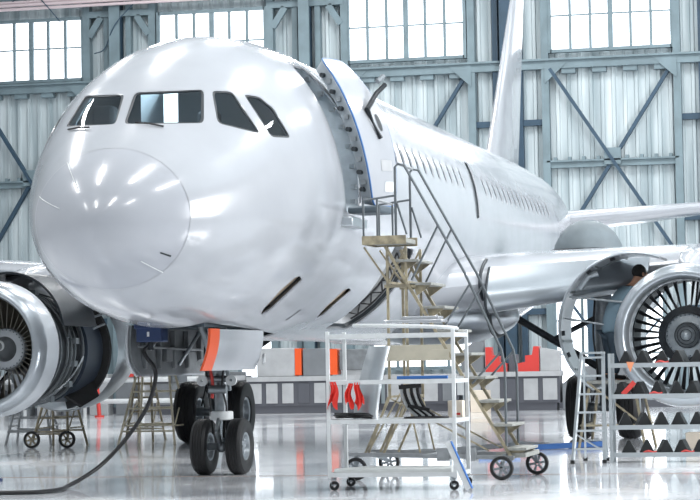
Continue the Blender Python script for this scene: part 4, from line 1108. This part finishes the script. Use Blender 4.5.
for s in (-1, 1):
    S0, el, ha = (Vector(q) for q in limb(s))
    chain(V_, E_, c_, (tuple(S0), (.055, .055)), (tuple(S0.lerp(el, .5)), .042), (tuple(el), .038), (tuple(el.lerp(ha, .6)), .034), (tuple(ha), .028)); HN.append((ha, s))
    chain(V_, E_, 0, (pp_(0, s*.10, 1.88), (.08, .08)), (pp_(.03, s*.12, 1.56), (.06, .06)), (pp_(0, s*.13, 1.36), (.05, .05)), (pp_(-.02, s*.13, 1.20), .045), (pp_(.03, s*.13, 1.155), (.04, .032)), (pp_(.14, s*.14, 1.15), (.038, .028)))
skin_mesh('body', V_, E_, M['skin'], pr)
jv = [(pp_(-.01, 0, 1.82), (.20, .19)), (pp_(.09, 0, 2.22), (.21, .20)), (pp_(.24, 0, 2.46), (.23, .21)), (pp_(.37, 0, 2.65), (.13, .12))]; je = [(0, 1), (1, 2), (2, 3)]
for s in (-1, 1):
    S0, el, ha = (Vector(q) for q in limb(s))
    chain(jv, je, 2, (tuple(S0), (.115, .11)), (tuple(S0.lerp(el, .5)), .088), (tuple(el), .074), (tuple(el.lerp(ha, .8)), .058))
skin_mesh('jacket', jv, je, M['jacket'], pr)
tv = [(pp_(0, 0, 2.02), (.17, .16))]; te_ = []
for s in (-1, 1):
    chain(tv, te_, 0, (pp_(0, s*.10, 1.84), (.128, .128)), (pp_(.03, s*.12, 1.56), .098), (pp_(0, s*.13, 1.36), .085), (pp_(-.015, s*.13, 1.20), .078))
skin_mesh('trousers', tv, te_, M['trousers'], pr)
for s in (-1, 1):
    skin_mesh('boot', [(pp_(-.02, s*.13, 1.24), (.06, .06)), (pp_(-.015, s*.13, 1.175), (.058, .05)), (pp_(.08, s*.135, 1.168), (.054, .042)), (pp_(.18, s*.14, 1.158), (.048, .034))], [(0, 1), (1, 2), (2, 3)], M['black'], pr)
for h_, s in HN:     # palms with four unequal fingers and a thumb
    def q(f, sd, z): v = h_+FWD*f+SID*sd; return (v.x, v.y, v.z+z)
    V = [(q(0, 0, 0), (.026, .018)), (q(.045, 0, .010), (.036, .016)), (q(.08, 0, .014), (.034, .014))]; E = [(0, 1), (1, 2)]
    for k, L in enumerate((.062, .072, .068, .052)):
        d = (k-1.5)*.021
        chain(V, E, 2, (q(.085, d, .014), .0095), (q(.085+L*.5, d*1.1, .006), .0088), (q(.085+L*.85, d*1.15, -.024), .008))
    chain(V, E, 1, (q(.03, -s*.035, .004), .011), (q(.062, -s*.055, -.012), .0095), (q(.09, -s*.058, -.03), .0085))
    skin_mesh('hand', V, E, M['skin'], pr, 1)
hc_ = Vector(pp_(.56, 0, 2.88))
hm = MB().ball(tuple(hc_-FWD*.015+Vector((0, 0, .02))), .122, (.97, .97, 1.0), 24, 14)
hm.build('hair', M['hair'], pr)
fm_ = MB().ball(tuple(hc_+FWD*.055+Vector((0, 0, -.03))), .072, (1, 1, 1.3), 20, 14).ball(tuple(hc_+FWD*.128+Vector((0, 0, -.03))), .018, (1, .9, 1.3)).ball(tuple(hc_+FWD*.115+Vector((0, 0, -.075))), .02, (1, 1.2, .5))
for s in (-1, 1): fm_.ball(tuple(hc_+SID*(s*.118)+Vector((0, 0, -.03))), .03, (.7, .7, 1.1))
fm_.build('face', M['skin'], pr)
ey = MB()
for s in (-1, 1): ey.ball(tuple(hc_+FWD*.118+SID*(s*.033)+Vector((0, 0, .0))), .011)
ey.build('eyes', M['dark'], pr)
# ---------------------------------------------------------------- trestles on the left
def trestle(name, lab, x, y, rz, top, w_, mt, wheels=True):
    t = thing(name, lab, 'trestle', (x, y, 0), 'tan trestle ladders')
    c, s = math.cos(rz), math.sin(rz)
    def q(a, b, z): return (x+a*c-b*s, y+a*s+b*c, z)
    for sx in (-1, 1):
        for sy in (-1, 1):
            MB().tube(q(sx*w_*.32, sy*.18, top), q(sx*w_*.55, sy*.62, 0 if not (wheels and sy < 0) else .12), .024).build('leg', mt, t)
    for k in range(3):
        z = top*(.28+.24*k); f = 1-z/top
        for e in (-1, 1): MB().tube(q(-w_*(.32+.23*f), e*(.18+.44*f), z), q(w_*(.32+.23*f), e*(.18+.44*f), z), .018).build('rung', mt, t)
    for sx in (-1, 1):
        br = MB().tube(q(sx*w_*.50, -.48, .36), q(sx*w_*.50, .48, .36), .016).tube(q(sx*w_*.5, -.5, .3), q(sx*w_*.42, .2, .8), .014)
        br.path(curve_pts([q(sx*w_*.34, -.2, top), q(sx*w_*.34, -.16, top+.24), q(sx*w_*.34, .16, top+.24), q(sx*w_*.34, .2, top)], 5), .016, 8)
        br.build('side_brace', mt, t)
    br = MB().tube(q(-w_*.52, -.55, .26), q(w_*.52, -.55, .26), .018).tube(q(-w_*.52, .5, .30), q(w_*.3, -.5, .30), .014)
    br.build('brace', mt, t)
    a, b = q(-w_*.36, -.2, 0), q(w_*.36, .2, 0)
    MB().bar(q(-w_*.36, 0, top), q(w_*.36, 0, top), .4, .05).build('top_deck', mt, t)
    if wheels:
        for sx in (-1, 1):
            p = q(sx*w_*.55, -.66, 0); cart_wheel(t, p[0], p[1], .16, .06, 6, mt, rz)
    return t
trestle('trestle_ladder', 'tan trestle ladder on two small wheels below the engine beyond the nose', -6.43, 15.9, .05, 1.06, .62, T)
trestle('trestle_ladder', 'tan trestle ladder without wheels right beside the wheeled one', -5.62, 18.5, .12, 1.14, .5, T, False)
trestle('trestle_ladder', 'taller cream trestle ladder standing behind the hanging power cable', -4.86, 16.9, .0, 1.32, 1.02, M['tanlight'], False)
trestle('trestle_ladder', 'thin grey trestle ladder half hidden behind the inlet of the engine beyond the nose', -7.55, 17.4, .2, 1.0, .8, G, False)
# ---------------------------------------------------------------- ground power cable
gp = thing('ground_power_cable', 'thick black ground power cable with navy blue plug box hanging under the nose', 'cable', (-1.2, 2, 0))
MB().box(-.46, -.12, 2.86, 3.14, 1.80, 2.03).build('plug_box', M['bluebox'], gp, bevel=.015)['label'] = 'navy blue plug box'
MB().box(-.31, -.28, 2.855, 2.862, 1.87, 1.93).build('plug_latch', M['trolley'], gp)
MB().box(-.48, -.10, 2.84, 3.16, 1.97, 2.07).build('plug_lid', M['bluebox'], gp, bevel=.01)
cp = curve_pts([(-.20, 3.0, 1.86), (-.28, 3.0, 1.78), (-.39, 2.99, 1.70), (-.37, 2.98, 1.62), (-.26, 2.98, 1.47), (-.25, 2.98, 1.30), (-.33, 2.95, 1.02), (-.46, 2.9, .78), (-.64, 2.8, .52), (-.85, 2.6, .26), (-.98, 2.2, .10), (-.98, 1.7, .035), (-.85, 1.1, .03), (-.90, .60, .03), (-1.12, .5, .03), (-1.34, .44, .03), (-2.2, .35, .03), (-3.2, .3, .03)], 8)
MB().path(cp, .027, 10).build('cable', M['cable'], gp)
MB().tube((-.30, 2.98, 1.70), (-.30, 2.98, 1.82), .035).build('cable_gland', M['casedark'], gp)
# ---------------------------------------------------------------- things along the back wall
def cabinet_row(name, lab, x0, x1, y, n, z1=.98, doors=('cab', 'cabdark')):
    t = thing(name, lab, 'cabinet', ((x0+x1)/2, y, 0))
    MB().box(x0, x1, y-.3, y+.3, .22, z1).build('body', M['base'], t)
    MB().box(x0-.03, x1+.03, y-.36, y+.34, z1, z1+.14).build('worktop', M['cab'], t)
    MB().box(x0+.1, x1-.1, y-.25, y+.25, 0, .22).build('plinth', M['base'], t)
    for k in range(n):
        a = x0+(x1-x0)*k/n+.07; b = x0+(x1-x0)*(k+1)/n-.07
        MB().box(a, b, y-.33, y-.30, .30, z1-.06).build('door', M[doors[k % len(doors)]], t, bevel=.01)
    return t
cabinet_row('low_cabinet', 'long low grey cabinet along the wall behind the nose gear', -9.9, -6.0, 41, 8, .95, ('cab', 'cab', 'cab', 'base'))
cabinet_row('low_cabinet', 'low grey cabinet with dark framed doors at the wall next to the white guard rail', -12.9, -10.05, 41.2, 3, 1.0, ('cabdark', 'cabdark'))
cabinet_row('low_cabinet', 'low grey cabinet along the wall between the two red stepped brackets', -3.4, -.62, 41, 5, .98, ('cab', 'cab', 'base'))
cabinet_row('low_cabinet', 'low grey cabinet at the wall behind the striped bundle', -5.8, -3.6, 41.2, 4, .95, ('cab', 'cabdark'))
def upper(name, lab, x0, x1, z0, z1, m, edge=None, y=40.95, e2=None):
    t = thing(name, lab, 'panel', ((x0+x1)/2, y, z0))
    MB().box(x0, x1, y-.25, y+.25, z0, z1).build('panel', m, t, bevel=.02)
    if edge:
        MB().box(edge[0], edge[1], y-.27, y+.25, z0+.03, z1-.02).build('orange_edge', M['orange' if e2 is None else e2], t)['label'] = 'orange edge strip'
    return t
upper('equipment_box', 'light grey box with one orange edge standing on the cabinet below the fuselage', -9.62, -8.45, 1.09, 1.93, M['cab'], (-8.45, -8.25))
upper('charcoal_panel', 'charcoal grey panel between two orange strips behind the trolley', -8.2, -7.42, 1.09, 1.90, M['cabdark'], (-7.40, -7.16), 40.9)
upper('rounded_panel', 'small grey rounded panel on the low cabinet next to the charcoal panel', -7.1, -6.25, 1.25, 1.86, M['doorgrey'])
MB()
single('support_block', 'pale grey block under the small rounded panel', 'block', MB().box(-7.05, -6.2, 40.75, 41.15, 1.09, 1.25), M['cab'])
def stepped(name, lab, x, sg):
    p = [(x, 1.12), (x+sg*.62, 1.12), (x+sg*.62, 1.36), (x+sg*.40, 1.40), (x+sg*.40, 1.58), (x+sg*.2, 1.60), (x+sg*.16, 1.84), (x, 1.84)]
    return single(name, lab, 'bracket', MB().prism([(a, 40.8, z) for a, z in p], (0, .35, 0)), M['red'], 'red stepped brackets')
stepped('stepped_bracket', 'red stepped bracket at the foot of the handrail, nearer the nose gear', -2.78, 1)
stepped('stepped_bracket', 'red stepped bracket directly beside the pale grey box', -1.22, -1)
single('machine_block', 'dark machine block between the two red stepped brackets', 'machine', MB().box(-2.12, -1.88, 40.9, 41.3, 1.12, 1.62), M['base'], bevel=.02)
single('pale_box', 'pale grey box next to the taller end of a red stepped bracket', 'box', MB().prism([(-1.18, 40.8, 1.12), (-.62, 40.8, 1.12), (-.62, 40.8, 1.70), (-1.18, 40.8, 1.80)], (0, .4, 0)), M['cab'], bevel=.01)
single('sloped_panel', 'dark grey slanting panel at the wall behind the stair handrails', 'panel', MB().prism([(-3.5, 40.9, 1.12), (-2.85, 40.9, 1.12), (-2.85, 40.9, 2.2), (-3.15, 40.9, 2.0), (-3.55, 40.9, 1.7)], (0, .25, 0)), M['cabdark'])
single('angled_cabinet', 'grey chamfered cabinet at the wall behind the stepladder', 'cabinet', MB().prism([(-.55, 40.7, 0), (1.6, 40.7, 0), (1.6, 40.7, 1.25), (.1, 40.7, 1.25), (-.55, 40.7, .75)], (0, .6, 0)), M['cabdark'], bevel=.03)
rl = thing('guard_rail', 'white two-bar guard rail along the wall behind the engine beyond the nose', 'railing', (-14, 39.8, 0))
for z in (1.07, .45): MB().tube((-19, 39.8, z), (-10.9, 39.8, z), .075).build('rail', M['trolley'], rl)
for x in (-18.5, -16.6, -14.7, -12.9, -11.2): MB().tube((x, 39.85, 0), (x, 39.85, 1.1), .06).build('post', M['trolley'], rl)
single('red_post', 'slim red marker post in front of the white guard rail', 'post', MB().tube((-14.05, 39.3, 0), (-14.12, 39.3, 1.0), .06).lathe([(.001, 0), (.14, 0), (.14, .05), (.001, .05)], (-14.05, 39.3, 0), 'Z', 20, closed=True), M['red'])
bn = single('red_banner', 'red board with a white stripe on the white guard rail', 'board', MB().box(-13.35, -12.85, 39.7, 39.73, 1.16, 1.52), M['red'])
MB().box(-13.35, -12.85, 39.69, 39.70, 1.26, 1.30).build('white_stripe', M['trolley'], bn)
for k in range(10):
    x = -18.6+k*.85
    single('wall_locker', ['pale', 'dark'][k % 2]+' locker behind the guard rail, number %s from the wall corner' % ['one', 'two', 'three', 'four', 'five', 'six', 'seven', 'eight', 'nine', 'ten'][k], 'locker', MB().box(x, x+.6, 41.6, 42.1, 0, 1.25), M[['cab', 'cabdark'][k % 2]], 'lockers behind the guard rail', bevel=.02)
# panels and bundle standing behind the trolley
def bent_panel():
    secs = []
    for i in range(13):
        u = i/12; z = .823+.86*u; x = 2.80+.16*u**1.6; w_ = .15-.02*u; y = 1.72+.12*u
        secs.append([(x-w_, y, z), (x-w_*.3, y-.035, z), (x+w_*.5, y-.03, z), (x+w_, y+.02, z), (x+w_, y+.035, z), (x+w_*.5, y-.015, z), (x-w_*.3, y-.02, z), (x-w_, y+.015, z)])
    return MB().loft(secs)
single('curved_panel', 'curved silver aircraft panel standing on the middle shelf of the trolley', 'panel', bent_panel(), M['silver'], angle=60)
sb = thing('striped_bundle', 'bundle of black and white striped strips standing on the middle trolley shelf', 'bundle', (3.45, 1.6, .823))
for k in range(6):
    x = 3.27+.04*k
    MB().path(curve_pts([(x+.20, 1.55+.01*k, .842), (x+.08, 1.58, .95), (x+.01, 1.6, 1.1), (x, 1.6, 1.21)], 5), .019, 8).build('strip', M['trolley' if k % 2 == 0 else 'black'], sb)
MB().bar((3.25, 1.57, 1.19), (3.52, 1.57, 1.21), .03, .05).bar((3.36, 1.55, .97), (3.62, 1.55, .92), .03, .04).build('clamp', M['black'], sb)
single('hoop_hose', 'black hose looped flat below the striped bundle on the middle trolley shelf', 'hose', MB().path([(3.62+.26*math.cos(R(a)), 1.36+.2*math.sin(R(a)), .836) for a in range(0, 360, 12)], .012, 6, closed=True), M['cable'])
cb = single('carton', 'small cream carton with red print on the middle trolley shelf', 'box', MB().box(3.80, 3.975, 1.75, 1.92, .823, 1.02), M['card'], bevel=.004)
MB().box(3.86, 3.95, 1.744, 1.749, .85, .875).build('red_print', M['red'], cb)
single('carton', 'large pale carton on the floor at the wall behind the stairs', 'box', MB().box(-2.95, -2.45, 39.2, 39.7, 0, .62), M['card'], bevel=.01)
single('foam_bar', 'long blue bar lying on the floor pointing towards the stepladder', 'bar', MB().bar((3.15, 12.25, .05), (4.1, 13.6, .05), .12, .09), M['bluebar'], bevel=.01)
single('dark_floor_patch', 'dark flat patch on the floor behind the stairs', 'sheet', MB().prism([(.9, 11.3, .002), (2.0, 12.0, .002), (2.9, 15.5, .002), (2.3, 16.2, .002), (1.5, 13.6, .002), (.6, 12.4, .002)], (0, 0, .006)), M['mat'])  # thin dark polygon lying just above the floor
single('navy_post', 'navy blue padded post standing near the engine beyond the nose', 'post', MB().lathe([(.16, 0), (.16, .04), (.10, .06), (.115, .3), (.115, 1.5), (.08, 1.72), (.001, 1.76)], (-2.77, 3.6, 0), 'Z', 24), M['bluebox'])
struct(MB().box(-12, 9, 4.55, 4.59, 0, .003).build('trim_floor', M['floorline']))
